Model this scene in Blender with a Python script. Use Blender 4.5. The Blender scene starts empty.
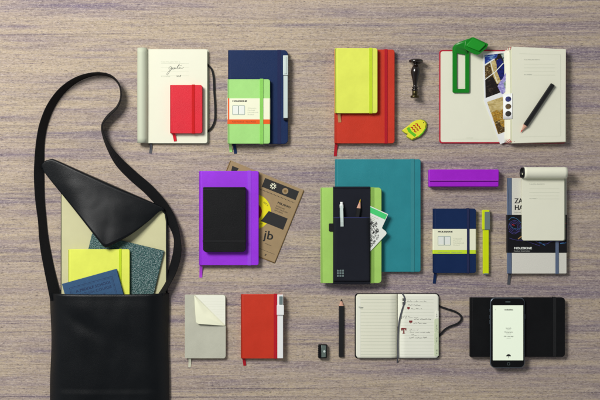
import bpy, bmesh, math, random
from mathutils import Vector, Matrix, noise
random.seed(7)
R = math.radians
S = 0.0022            # metres per photo pixel on the table
D = 2.6               # camera height
scn = bpy.context.scene
C = scn.collection

def P(px, py, z=0.0, zref=None):
    k = (D - (z if zref is None else zref)) / D
    return Vector(((px - 300) * S * k, (200 - py) * S * k, z))

# ------------------------------------------------------------------ materials
def lin(c):
    return tuple(((v/255)/12.92 if v/255 <= .04045 else ((v/255+.055)/1.055)**2.4) for v in c) + (1.0,)

def mat(name, rgb, rough=.55, bump=0.0, scale=900, vary=.06, spec=.4, metal=0.0, kind='noise', coat=0.0,
        emit=0.0, stretch=(1, 1, 1), vscale=25, sheen=0.0):
    m = bpy.data.materials.new(name); m.use_nodes = True
    nt = m.node_tree; N = nt.nodes; L = nt.links
    b = N['Principled BSDF']
    b.inputs['Roughness'].default_value = rough
    b.inputs['Specular IOR Level'].default_value = spec
    b.inputs['Metallic'].default_value = metal
    b.inputs['Coat Weight'].default_value = coat
    b.inputs['Sheen Weight'].default_value = sheen
    tc = N.new('ShaderNodeTexCoord'); mp = N.new('ShaderNodeMapping'); mp.inputs['Scale'].default_value = stretch
    L.new(tc.outputs['Object'], mp.inputs['Vector'])
    col = lin(rgb)
    n = N.new('ShaderNodeTexNoise'); n.inputs['Scale'].default_value = vscale; n.inputs['Detail'].default_value = 8
    n.inputs['Roughness'].default_value = .65
    L.new(mp.outputs[0], n.inputs['Vector'])
    cr = N.new('ShaderNodeMix'); cr.data_type = 'RGBA'
    cr.inputs['A'].default_value = tuple(max(0, c*(1-vary*1.6)) for c in col[:3]) + (1,)
    cr.inputs['B'].default_value = tuple(min(1, c*(1+vary*1.6)+vary*.01) for c in col[:3]) + (1,)
    L.new(n.outputs['Fac'], cr.inputs['Factor'])
    L.new(cr.outputs['Result'], b.inputs['Base Color'])
    rr = N.new('ShaderNodeMapRange'); rr.inputs['To Min'].default_value = max(0, rough-.08); rr.inputs['To Max'].default_value = min(1, rough+.08)
    L.new(n.outputs['Fac'], rr.inputs['Value']); L.new(rr.outputs[0], b.inputs['Roughness'])
    if bump:
        if kind == 'voronoi':
            t = N.new('ShaderNodeTexVoronoi'); t.inputs['Scale'].default_value = scale; o = t.outputs['Distance']
        elif kind == 'weave':
            w1 = N.new('ShaderNodeTexWave'); w1.inputs['Scale'].default_value = scale; w1.bands_direction = 'X'
            w2 = N.new('ShaderNodeTexWave'); w2.inputs['Scale'].default_value = scale; w2.bands_direction = 'Y'
            L.new(mp.outputs[0], w1.inputs['Vector']); L.new(mp.outputs[0], w2.inputs['Vector'])
            a = N.new('ShaderNodeMath'); a.operation = 'ADD'; L.new(w1.outputs['Fac'], a.inputs[0]); L.new(w2.outputs['Fac'], a.inputs[1])
            o = a.outputs[0]; t = None
        else:
            t = N.new('ShaderNodeTexNoise'); t.inputs['Scale'].default_value = scale; t.inputs['Detail'].default_value = 5; o = t.outputs['Fac']
        if t: L.new(mp.outputs[0], t.inputs['Vector'])
        bp = N.new('ShaderNodeBump'); bp.inputs['Strength'].default_value = bump; bp.inputs['Distance'].default_value = .0006
        L.new(o, bp.inputs['Height']); L.new(bp.outputs[0], b.inputs['Normal'])
    if emit:
        b.inputs['Emission Color'].default_value = col; b.inputs['Emission Strength'].default_value = emit
    return m

def cover_mat(name, rgb, **k):
    a = dict(rough=.48, bump=.55, scale=750, vary=.1, spec=.35); a.update(k)
    return mat(name, rgb, **a)

M = {}
M['red_small'] = cover_mat('bright_red_cover', (218, 20, 44))
M['rosered'] = cover_mat('rose_red_cover', (184, 28, 52))
M['navy'] = cover_mat('navy_cover', (14, 40, 84), spec=.2)
M['green'] = cover_mat('light_green_cover', (164, 222, 126))
M['red'] = cover_mat('scarlet_cover', (202, 50, 24))
M['crimson'] = mat('crimson_elastic', (196, 8, 36), .7, .5, 1500, kind='weave')
M['yellow'] = cover_mat('lemon_cover', (228, 236, 92), bump=.2)
M['yellow_el'] = mat('lemon_elastic', (205, 232, 30), .7, .4, 1500, kind='weave')
M['red_el'] = mat('red_elastic', (210, 5, 10), .7, .4, 1500, kind='weave')
M['green_el'] = mat('green_elastic', (146, 220, 98), .7, .4, 1500, kind='weave')
M['navy_el'] = mat('navy_elastic', (16, 30, 80), .7, .4, 1500, kind='weave')
M['purple'] = cover_mat('purple_cover', (154, 44, 226))
M['purple_el'] = mat('purple_elastic', (166, 72, 240), .7, .4, 1500, kind='weave')
M['purple_rib'] = mat('lilac_ribbon', (176, 60, 214), .6)
M['teal'] = cover_mat('teal_cover', (36, 136, 146))
M['teal_el'] = mat('teal_elastic', (50, 144, 152), .7, .4, 1500, kind='weave')
M['lime'] = cover_mat('lime_cover', (168, 214, 104))
M['lime_el'] = mat('lime_elastic', (144, 190, 84), .7, .4, 1500, kind='weave')
M['black'] = cover_mat('black_cover', (13, 14, 16), spec=.2, vary=.15)
M['black_el'] = mat('black_elastic', (13, 14, 17), .75, .4, 1500, kind='weave')
M['magenta'] = cover_mat('magenta_case', (166, 24, 208))
M['magenta_el'] = mat('magenta_elastic', (190, 60, 222), .7)
M['beige'] = cover_mat('beige_cover', (194, 194, 176))
M['page'] = mat('cream_paper', (236, 236, 214), .85, .08, 300, .02)
M['page_w'] = mat('white_paper', (242, 243, 226), .85, .08, 300, .02)
M['page_g'] = mat('pale_green_paper', (214, 224, 190), .85, .08, 300, .02)
M['curl'] = mat('curled_soft_cover', (196, 202, 178), .6, .1, 300, .03)
M['pagestack'] = mat('page_edges', (220, 222, 190), .9, .9, 900, .06, stretch=(.05, .05, 3))
M['cardc'] = mat('cream_card', (243, 244, 214), .7, .05, 300, .015)
M['orange'] = mat('orange_print', (236, 92, 12), .7, 0, vary=.04)
M['limeprint'] = mat('lime_print', (202, 232, 40), .7, 0, vary=.04)
M['ink'] = mat('black_ink', (34, 36, 36), .8)
M['greyink'] = mat('grey_ink', (138, 146, 136), .8)
M['greyink2'] = mat('faded_ink', (84, 90, 84), .8)
M['paleink'] = mat('pale_ink', (188, 196, 174), .8)
M['blueink'] = mat('pale_blue_ink', (120, 150, 160), .8)
M['white'] = mat('white_plastic', (240, 242, 240), .35, 0, vary=.01)
M['whitep'] = mat('white_print', (236, 240, 232), .7, 0, vary=.01)
M['silver'] = mat('pale_silver_plastic', (206, 220, 214), .3, 0, vary=.03, spec=.5)
M['greyplastic'] = mat('grey_plastic', (112, 128, 128), .3, 0, vary=.05)
M['slate'] = mat('slate_blue_cloth', (96, 112, 140), .7, .4, 900, kind='weave')
M['zaha'] = mat('speckled_grey_cover', (222, 220, 208), .7, .3, 700, .1, vscale=500)
M['limepen'] = mat('lime_pen_plastic', (214, 232, 14), .35, 0, vary=.03)
M['blackpl'] = mat('black_plastic', (14, 15, 17), .3, 0, vary=.1)
M['matteblack'] = mat('matte_black_paint', (18, 19, 21), .5, .1, 400, .1)
M['metal'] = mat('brushed_metal', (150, 170, 160), .35, .2, 300, .08, metal=.8, stretch=(1, 12, 1))
M['wood'] = mat('pencil_wood', (214, 164, 140), .7, .3, 300, .12, stretch=(1, .1, 1))
M['darkwood'] = mat('dark_turned_wood', (26, 17, 13), .22, .1, 100, .2, coat=.6)
M['brass'] = mat('dull_dark_brass', (78, 70, 44), .35, .2, 300, .2, metal=.9)
M['gold'] = mat('yellow_lead', (240, 200, 40), .5)
M['pinklead'] = mat('red_lead', (214, 70, 60), .6)
M['greyrib'] = mat('grey_ribbon', (78, 80, 88), .6, .3, 1500)
M['tanrib'] = mat('tan_ribbon', (186, 140, 84), .6, .3, 1500)
M['creamrib'] = mat('cream_ribbon', (214, 214, 190), .6, .3, 1500)
M['leather'] = mat('black_leather', (4, 8, 12), .40, .26, 1000, .15, spec=.3, kind='voronoi', vscale=14)
M['webbing'] = mat('black_webbing', (12, 13, 16), .7, .6, 900, .1, kind='weave', spec=.25)
M['lining'] = mat('cream_lining', (222, 219, 172), .85, .4, 1300, .05, kind='weave')
M['kraft'] = mat('kraft_card', (162, 138, 102), .8, .2, 500, .1, vscale=60)
M['kraftdark'] = mat('kraft_edge', (132, 104, 62), .85, .3, 500, .1)
M['darkprint'] = mat('charcoal_print', (38, 38, 38), .75, 0, vary=.12)
M['labely'] = mat('yellow_record_label', (238, 226, 8), .6)
M['labelr'] = mat('red_record_centre', (148, 40, 20), .6)
M['vinyl'] = mat('black_vinyl', (12, 12, 13), .2)
M['tool'] = mat('dark_organizer_fabric', (38, 41, 52), .85, .7, 1000, .12, kind='weave', spec=.2)
M['toolrim'] = mat('navy_rim_tape', (36, 42, 92), .8, .4, 1200)
M['cardgreen'] = mat('green_print', (70, 214, 120), .6)
M['bookgreen'] = mat('green_book_light_plastic', (14, 132, 28), .32, 0, vary=.05, spec=.5)
M['bookgreen2'] = mat('green_book_light_rubber', (22, 150, 34), .45, .1, 500)
M['fish'] = mat('yellow_fish_enamel', (236, 232, 58), .3, vary=.05, coat=.3)
M['fishg'] = mat('green_fish_enamel', (100, 200, 40), .3, coat=.3)
M['fishs'] = mat('olive_fish_side', (150, 165, 30), .4)
M['fishr'] = mat('red_fish_stripe', (190, 30, 20), .4)
M['glass'] = mat('black_phone_glass', (8, 9, 11), .08, 0, vary=.1, coat=.5)
M['phonerim'] = mat('dark_phone_metal', (98, 108, 118), .3, 0, metal=.8)
M['screen'] = mat('lit_screen', (230, 240, 218), .25, 0, vary=.0, emit=.3)
M['bookblue'] = mat('old_blue_cloth', (46, 84, 122), .75, .8, 700, .16, vscale=90)
M['bookbluedark'] = mat('blue_stamping', (20, 40, 80), .7)
M['page_old'] = mat('old_page_edges', (190, 170, 120), .9, .6, 900, .1)
M['p_blue'] = mat('photo_blue', (28, 50, 150), .3); M['p_navy'] = mat('photo_navy', (14, 22, 84), .3)
M['p_dark'] = mat('photo_dark', (26, 20, 16), .3, vary=.3); M['p_brown'] = mat('photo_brown', (104, 78, 30), .3, vary=.5, vscale=120)
M['p_tan'] = mat('photo_tan', (206, 180, 110), .3, vary=.2, vscale=120); M['p_lav'] = mat('photo_lavender', (150, 140, 206), .3, vary=.2, vscale=200)
M['p_gold'] = mat('photo_gold', (168, 124, 34), .3, vary=.6, vscale=260); M['p_grey'] = mat('photo_grey', (120, 140, 140), .3)
M['redtag'] = mat('red_thread', (200, 40, 50), .8)
M['violetink'] = mat('violet_print', (76, 66, 140), .6); M['cyanink'] = mat('cyan_print', (60, 120, 170), .6)
M['maroon'] = mat('maroon_ink', (130, 26, 34), .8)

def picture_mat(name, cols, sc, rot=0.6, st=(1, 2.5, 1)):
    m = bpy.data.materials.new(name); m.use_nodes = True
    N = m.node_tree.nodes; L = m.node_tree.links; b = N['Principled BSDF']
    tc = N.new('ShaderNodeTexCoord'); mp = N.new('ShaderNodeMapping'); mp.inputs['Scale'].default_value = st; mp.inputs['Rotation'].default_value = (0, 0, rot)
    L.new(tc.outputs['Object'], mp.inputs[0])
    n = N.new('ShaderNodeTexNoise'); n.inputs['Scale'].default_value = sc; n.inputs['Detail'].default_value = 6; n.inputs['Distortion'].default_value = 1.2; L.new(mp.outputs[0], n.inputs['Vector'])
    r = N.new('ShaderNodeValToRGB'); e = r.color_ramp.elements
    while len(e) < len(cols): e.new(.5)
    for i, c in enumerate(cols): e[i].position = .32+.36*i/(len(cols)-1); e[i].color = lin(c)
    L.new(n.outputs['Fac'], r.inputs[0]); L.new(r.outputs[0], b.inputs['Base Color']); b.inputs['Roughness'].default_value = .35
    return m
M['p_brown'] = picture_mat('photo_brown', [(30, 20, 10), (96, 70, 28), (60, 44, 20), (200, 176, 120)], 110)
M['p_gold'] = picture_mat('photo_gold', [(58, 36, 10), (150, 104, 22), (206, 160, 60), (96, 66, 18), (236, 206, 120)], 130)
M['p_tan'] = picture_mat('photo_tan', [(150, 124, 70), (206, 184, 120), (222, 206, 160)], 60)
M['p_dark'] = picture_mat('photo_dark', [(8, 6, 6), (36, 28, 22), (14, 12, 12), (70, 58, 48)], 90)
M['p_blue'] = picture_mat('photo_blue', [(20, 36, 110), (40, 70, 160), (130, 170, 200)], 90)
M['p_navy'] = picture_mat('photo_navy', [(10, 14, 60), (24, 34, 120), (16, 20, 50)], 90)
M['p_lav'] = picture_mat('photo_lavender', [(96, 84, 170), (160, 150, 214), (206, 204, 236)], 130)
M['p_grey'] = picture_mat('photo_grey', [(70, 84, 84), (150, 168, 160), (200, 210, 196)], 120)
def textured_cover():
    m = bpy.data.materials.new('pebbled_green_hide'); m.use_nodes = True
    N = m.node_tree.nodes; L = m.node_tree.links; b = N['Principled BSDF']
    tc = N.new('ShaderNodeTexCoord'); mp = N.new('ShaderNodeMapping'); mp.inputs['Scale'].default_value = (1, 1.5, 1); mp.inputs['Rotation'].default_value = (0, 0, .9)
    L.new(tc.outputs['Object'], mp.inputs[0])
    v = N.new('ShaderNodeTexVoronoi'); v.inputs['Scale'].default_value = 330; v.feature = 'F1'; L.new(mp.outputs[0], v.inputs['Vector'])
    n = N.new('ShaderNodeTexNoise'); n.inputs['Scale'].default_value = 160; n.inputs['Detail'].default_value = 4; L.new(mp.outputs[0], n.inputs['Vector'])
    mx = N.new('ShaderNodeMath'); mx.operation = 'MULTIPLY_ADD'; L.new(n.outputs['Fac'], mx.inputs[0]); mx.inputs[1].default_value = .8
    L.new(v.outputs['Distance'], mx.inputs[2])
    cr = N.new('ShaderNodeValToRGB'); e = cr.color_ramp.elements
    e[0].position = .4; e[0].color = lin((112, 146, 140)); e[1].position = .95; e[1].color = lin((48, 84, 84))
    x = e.new(.65); x.color = lin((72, 110, 106))
    L.new(mx.outputs[0], cr.inputs[0]); L.new(cr.outputs[0], b.inputs['Base Color'])
    b.inputs['Roughness'].default_value = .32
    bp = N.new('ShaderNodeBump'); bp.inputs['Strength'].default_value = .9; bp.inputs['Distance'].default_value = .0012; bp.invert = True
    L.new(mx.outputs[0], bp.inputs['Height']); L.new(bp.outputs[0], b.inputs['Normal'])
    return m
M['pebble'] = textured_cover()

def table_mat():
    m = bpy.data.materials.new('weathered_oak'); m.use_nodes = True
    nt = m.node_tree; N = nt.nodes; L = nt.links; b = N['Principled BSDF']
    tc = N.new('ShaderNodeTexCoord')
    def nz(sx, sy, detail=4, rough=.6, off=0.0, dist=0.0):
        mp = N.new('ShaderNodeMapping'); mp.inputs['Scale'].default_value = (sx, sy, 1); mp.inputs['Location'].default_value = (off, off*1.7, off)
        L.new(tc.outputs['Object'], mp.inputs[0])
        n = N.new('ShaderNodeTexNoise'); n.inputs['Scale'].default_value = 1; n.inputs['Detail'].default_value = detail
        n.inputs['Roughness'].default_value = rough; n.inputs['Distortion'].default_value = dist
        L.new(mp.outputs[0], n.inputs['Vector']); return n.outputs['Fac']
    def ramp(src, *st):
        r = N.new('ShaderNodeValToRGB'); e = r.color_ramp.elements
        while len(e) < len(st): e.new(.5)
        for el, (p, c) in zip(e, st): el.position = p; el.color = c if len(c) == 4 else lin(c)
        L.new(src, r.inputs[0]); return r.outputs[0]
    def g(v): return (v, v, v, 1)
    def mix(a, c, f, mode='MIX'):
        x = N.new('ShaderNodeMix'); x.data_type = 'RGBA'; x.blend_type = mode
        for sock, val in (('A', a), ('B', c), ('Factor', f)):
            if hasattr(val, 'links'): L.new(val, x.inputs[sock])
            else: x.inputs[sock].default_value = val if sock == 'Factor' else (val if len(val) == 4 else lin(val))
        return x.outputs['Result']
    base = ramp(nz(.9, 17, 7, .68, 3.1, .3), (.35, (140, 127, 133)), (.46, (193, 175, 148)), (.555, (180, 163, 148)), (.65, (144, 130, 137)))
    # broad mauve weathering, running with the grain
    c = mix(base, (108, 92, 130), ramp(nz(1.3, 24, 8, .75, 7.7, .4), (.48, g(0)), (.67, g(.56))))
    # narrower violet streaks, broken up along their length
    c = mix(c, (84, 70, 122), ramp(nz(3.4, 105, 8, .78, 1.3, .4), (.525, g(0)), (.71, g(.68))))
    # mid grain
    c = mix(c, (98, 82, 78), ramp(nz(8, 330, 6, .8, 5.5, .3), (.50, g(0)), (.72, g(.75))))
    # pale raised grain
    c = mix(c, (226, 208, 182), ramp(nz(10, 290, 6, .8, 9.5, .2), (.50, g(0)), (.72, g(.7))))
    # long hairline cracks
    c = mix(c, (66, 52, 78), ramp(nz(.9, 105, 2, .5, 11.2, .25), (.69, g(0)), (.73, g(.65))))
    # pores: short dashes
    c = mix(c, (70, 58, 66), ramp(nz(80, 480, 4, .7, 2.9), (.56, g(0)), (.70, g(.9))))
    # cross-cut fleck
    c = mix(c, (216, 202, 192), ramp(nz(210, 400, 4, .8, 6.3), (.50, g(0)), (.70, g(.7))))
    c = mix(c, (90, 80, 96), ramp(nz(190, 420, 4, .8, 16.3), (.52, g(0)), (.70, g(.7))))
    L.new(c, b.inputs['Base Color'])
    b.inputs['Roughness'].default_value = .72; b.inputs['Specular IOR Level'].default_value = .25
    h = N.new('ShaderNodeMath'); h.operation = 'ADD'; L.new(nz(7, 240, 4, .7, 9.5), h.inputs[0]); L.new(nz(75, 520, 3, .6, 2.9), h.inputs[1])
    bp = N.new('ShaderNodeBump'); bp.inputs['Strength'].default_value = .5; bp.inputs['Distance'].default_value = .0008
    L.new(h.outputs[0], bp.inputs['Height']); L.new(bp.outputs[0], b.inputs['Normal'])
    return m
M['table'] = table_mat()

# ------------------------------------------------------------------ geometry helpers
class MB:
    """collects faces in world coordinates, then links them as ONE mesh object"""
    def __init__(s): s.v = []; s.f = []; s.sm = []
    def add(s, verts, faces, smooth=True):
        o = len(s.v); s.v += [tuple(v) for v in verts]
        for f in faces: s.f.append(tuple(i+o for i in f)); s.sm.append(smooth)
    def slab(s, pts, z0, z1, r=.0005, zref=None, seg=3, world=False, rb=None):
        """solid with the outline pts (photo pixels) between two heights, edges rounded by r"""
        zr = z1 if zref is None else zref
        w = [Vector(p[:2]) if world else P(p[0], p[1], 0, zr).xy for p in pts]
        a = sum(w[i].x*w[(i+1) % len(w)].y - w[(i+1) % len(w)].x*w[i].y for i in range(len(w)))
        if a < 0: w.reverse()
        n = len(w)
        def inset(d):
            out = []
            for i in range(n):
                p, q, t = w[i-1], w[i], w[(i+1) % n]
                e1 = (q-p).normalized() if (q-p).length > 1e-9 else Vector((1, 0)); e2 = (t-q).normalized() if (t-q).length > 1e-9 else e1
                n1 = Vector((-e1.y, e1.x)); n2 = Vector((-e2.y, e2.x)); m = n1+n2
                if m.length < 1e-6: m = n1
                m.normalize(); k = max(.35, m.dot(n1))
                out.append(q + m*(d/k))
            return out
        r = min(r, (z1-z0)*.49); rb = r if rb is None else min(rb, (z1-z0)*.49)
        rings = []
        if rb > 0:
            for i in range(seg+1):
                a_ = math.pi/2*i/seg; rings.append((rb*(1-math.sin(a_)), z0+rb*(1-math.cos(a_))))
        else: rings.append((0, z0))
        if r > 0:
            for i in range(seg+1):
                a_ = math.pi/2*i/seg; rings.append((r*(1-math.cos(a_)), z1-r+r*math.sin(a_)))
        else: rings.append((0, z1))
        V = []
        for d, z in rings:
            V += [(p.x, p.y, z) for p in (inset(d) if d > 0 else w)]
        m = len(rings)
        F = [(k*n+i, k*n+(i+1) % n, (k+1)*n+(i+1) % n, (k+1)*n+i) for k in range(m-1) for i in range(n)]
        o = len(s.v); s.add(V, F, True)
        s.f.append(tuple(o+i for i in reversed(range(n)))); s.sm.append(False)
        s.f.append(tuple(o+(m-1)*n+i for i in range(n))); s.sm.append(False)
        return s
    def rings(s, loops, closed=True, caps=True, smooth=True):
        n = len(loops[0]); V = [p for l in loops for p in l]; F = []
        for k in range(len(loops)-1):
            for i in range(n if closed else n-1):
                j = (i+1) % n; F.append((k*n+i, k*n+j, (k+1)*n+j, (k+1)*n+i))
        o = len(s.v); s.add(V, F, smooth)
        if caps and closed:
            s.f.append(tuple(o+i for i in reversed(range(n)))); s.sm.append(False)
            s.f.append(tuple(o+(len(loops)-1)*n+i for i in range(n))); s.sm.append(False)
        return s
    def tube(s, pts, r, n=10, flat=1.0):
        pts = [Vector(p) for p in pts]; loops = []
        for i, p in enumerate(pts):
            t = (pts[min(i+1, len(pts)-1)]-pts[max(i-1, 0)]).normalized()
            a = Vector((0, 0, 1)).cross(t)
            if a.length < 1e-4: a = Vector((1, 0, 0))
            a.normalize(); b_ = t.cross(a).normalized()
            rr = r[i] if isinstance(r, (list, tuple)) else r
            loops.append([tuple(p + a*math.cos(q)*rr + b_*math.sin(q)*rr*flat) for q in (2*math.pi*k/n for k in range(n))])
        return s.rings(loops)
    def strip(s, pts, w, t=.0004, dirs=None):
        """flat cloth strip along world pts, width w (m, or list), thickness t"""
        pts = [Vector(p) for p in pts]; loops = []
        for i, p in enumerate(pts):
            d = (pts[min(i+1, len(pts)-1)]-pts[max(i-1, 0)]).normalized()
            ww = w[i] if isinstance(w, (list, tuple)) else w
            if dirs: a = dirs[i]
            else:
                a = Vector((0, 0, 1)).cross(d); a = a.normalized() if a.length > 1e-4 else Vector((1, 0, 0))
            u = d.cross(a).normalized()
            q = [p-a*ww/2-u*t/2, p+a*ww/2-u*t/2, p+a*ww/2+u*t/2, p-a*ww/2+u*t/2]
            loops.append([tuple(x) for x in q])
        return s.rings(loops, smooth=False)
    def sheet(s, grid, t=.001, smooth=True):
        """thick open surface from a grid of world points (rows); thickness t goes downwards"""
        nr, nc = len(grid), len(grid[0])
        top = [Vector(p) for r_ in grid for p in r_]
        def nrm(i, j):
            a = Vector(grid[min(i+1, nr-1)][j])-Vector(grid[max(i-1, 0)][j]); b_ = Vector(grid[i][min(j+1, nc-1)])-Vector(grid[i][max(j-1, 0)])
            c = a.cross(b_); return c.normalized() if c.length > 1e-12 else Vector((0, 0, 1))
        nn = [nrm(i, j) for i in range(nr) for j in range(nc)]
        sgn = 1
        bot = [p - n_*t*sgn for p, n_ in zip(top, nn)]
        K = nr*nc; F = []
        for i in range(nr-1):
            for j in range(nc-1):
                a = i*nc+j; F.append((a, a+nc, a+nc+1, a+1)); F.append((K+a, K+a+1, K+a+nc+1, K+a+nc))
        for i in range(nr-1):
            for j in (0, nc-1):
                a = i*nc+j; F.append((a, a+nc, K+a+nc, K+a) if j else (a, K+a, K+a+nc, a+nc))
        for j in range(nc-1):
            for i in (0, nr-1):
                a = i*nc+j; F.append((a, a+1, K+a+1, K+a) if i == 0 else (a, K+a, K+a+1, a+1))
        s.add(top+bot, F, smooth); return s
    def build(s, name, m, parent=None):
        me = bpy.data.meshes.new(name)
        if parent is not None:
            o0 = root_loc(parent)
        else:
            xs = [v[0] for v in s.v]; ys = [v[1] for v in s.v]
            o0 = Vector(((min(xs)+max(xs))/2, (min(ys)+max(ys))/2, min(v[2] for v in s.v)))
        me.from_pydata([(v[0]-o0.x, v[1]-o0.y, v[2]-o0.z) for v in s.v], [], s.f)
        me.polygons.foreach_set('use_smooth', s.sm)
        bm = bmesh.new(); bm.from_mesh(me); bmesh.ops.recalc_face_normals(bm, faces=bm.faces); bm.to_mesh(me); bm.free()
        me.materials.append(M[m] if isinstance(m, str) else m)
        o = bpy.data.objects.new(name, me); C.objects.link(o)
        if parent is not None: o.parent = parent
        else: o.location = o0
        return o

def root_loc(o):
    while o.parent: o = o.parent
    return Vector(o.location)

def thing(name, label, cat, px, py, z=0.0, group=None):
    o = bpy.data.objects.new(name, None); C.objects.link(o); o.empty_display_size = .02
    p = P(px, py, z); o.location = p
    return tag(o, label, cat, group)
def tag(o, label, cat, group=None):
    o['label'] = label; o['category'] = cat
    if group: o['group'] = group
    return o

def rrect(x0, y0, x1, y1, r=(0, 0, 0, 0), rot=0.0, piv=None, n=6):
    """rounded rectangle in pixels; radii tl, tr, br, bl; rot clockwise degrees"""
    if not isinstance(r, (tuple, list)): r = (r,)*4
    pts = []
    for (cx, cy, sx, sy, a0, rr) in ((x0, y0, 1, 1, 180, r[0]), (x1, y0, -1, 1, 270, r[1]), (x1, y1, -1, -1, 0, r[2]), (x0, y1, 1, -1, 90, r[3])):
        if rr <= 0: pts.append((cx, cy)); continue
        for k in range(n+1):
            a = R(a0 + 90*k/n); pts.append((cx+sx*rr+rr*math.cos(a), cy+sy*rr+rr*math.sin(a)))
    return rotp(pts, rot, piv or ((x0+x1)/2, (y0+y1)/2)) if rot else pts
def rotp(pts, deg, piv):
    c, s_ = math.cos(R(deg)), math.sin(R(deg))
    return [(piv[0]+(x-piv[0])*c-(y-piv[1])*s_, piv[1]+(x-piv[0])*s_+(y-piv[1])*c) for x, y in pts]
def circle(cx, cy, r, n=32, rx=None):
    return [(cx+(rx or r)*math.cos(2*math.pi*k/n), cy+r*math.sin(2*math.pi*k/n)) for k in range(n)]

def catmull(pts, n=8):
    out = []; k = len(pts)
    for i in range(k-1):
        p0, p1, p2, p3 = pts[max(i-1, 0)], pts[i], pts[i+1], pts[min(i+2, k-1)]
        for j in range(n):
            t = j/n
            out.append(tuple(.5*((2*b)+(-a+c)*t+(2*a-5*b+4*c-d)*t*t+(-a+3*b-3*c+d)*t**3) for a, b, c, d in zip(p0, p1, p2, p3)))
    out.append(tuple(pts[-1])); return out

def decal(name, pts, z, m, parent, t=.00012, zref=None):
    return MB().slab(pts, z, z+t, 0, zref=zref).build(name, m, parent)

def stroke_into(mb, pts, w, z, zref=None, t=.00012):
    wp = [P(p[0], p[1], z+t/2, zref) for p in pts]
    mb.strip(wp, w*S, t)

def text(name, body, px, py, size, z, m, parent, width=None, rot=0.0, bold=0.0, t=.00012, zref=None, align='LEFT', shear=0.0, heavy=0.0):
    """lettering; (px,py) = left end of the baseline, size = capital height in pixels, rot clockwise"""
    cu = bpy.data.curves.new(name, 'FONT'); cu.body = body; cu.align_x = align; cu.size = 1; cu.offset = bold; cu.shear = shear
    cu.resolution_u = 3
    o = bpy.data.objects.new('tmp', cu); C.objects.link(o)
    dg = bpy.context.evaluated_depsgraph_get(); dg.update()
    me = bpy.data.meshes.new_from_object(o.evaluated_get(dg))
    bpy.data.objects.remove(o)
    vs = [v.co.copy() for v in me.vertices]
    w = max(v.x for v in vs)-min(v.x for v in vs); sy = size*S/.7; sx = sy if width is None else width*S/w
    q = P(px, py, z+t, zref); a = -R(rot); l0 = root_loc(parent)
    for v in me.vertices:
        x, y = v.co.x*sx, v.co.y*sy
        v.co = Vector((q.x+x*math.cos(a)-y*math.sin(a), q.y+x*math.sin(a)+y*math.cos(a), z+t))-l0
    # give it real (ink) thickness
    bm = bmesh.new(); bm.from_mesh(me)
    if heavy:
        g0 = bm.verts[:]+bm.edges[:]+bm.faces[:]
        for k, (dx, dy) in enumerate(((heavy, 0), (heavy*.5, heavy*.4))):
            d_ = bmesh.ops.duplicate(bm, geom=g0)
            bmesh.ops.translate(bm, vec=(dx*S*math.cos(a), dx*S*math.sin(a)+dy*S, .000008*(k+1)), verts=[g for g in d_['geom'] if isinstance(g, bmesh.types.BMVert)])
    ext = bmesh.ops.extrude_face_region(bm, geom=bm.faces[:])
    bmesh.ops.translate(bm, vec=(0, 0, -t*.9), verts=[g for g in ext['geom'] if isinstance(g, bmesh.types.BMVert)])
    bmesh.ops.recalc_face_normals(bm, faces=bm.faces); bm.to_mesh(me); bm.free()
    me.materials.clear(); me.materials.append(M[m])
    r_ = bpy.data.objects.new(name, me); C.objects.link(r_); r_.parent = parent
    return r_

def band_ring(mb, axis, a0, a1, b0, b1, z0, z1, t, r=.0012, seg=4):
    """cloth or paper loop: runs round the b/z rectangle, spans a0..a1 along the other axis (metres)"""
    def loop(e):
        pts = []; rr = r+e
        for cx, cz, st in ((b1-r, z1-r, 0), (b0+r, z1-r, 90), (b0+r, z0+r, 180), (b1-r, z0+r, 270)):
            for k in range(seg+1):
                an = R(st+90*k/seg); pts.append((cx+rr*math.cos(an), cz+rr*math.sin(an)))
        return pts
    I, O = loop(0), loop(t)
    def V(a, p): return (a, p[0], p[1]) if axis == 'x' else (p[0], a, p[1])
    n = len(I)
    V_ = [V(a0, p) for p in I]+[V(a0, p) for p in O]+[V(a1, p) for p in O]+[V(a1, p) for p in I]
    F = []
    for k in range(4):
        for i in range(n):
            j = (i+1) % n; k2 = (k+1) % 4
            F.append((k*n+i, k*n+j, k2*n+j, k2*n+i))
    mb.add(V_, F, False); return mb

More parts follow.
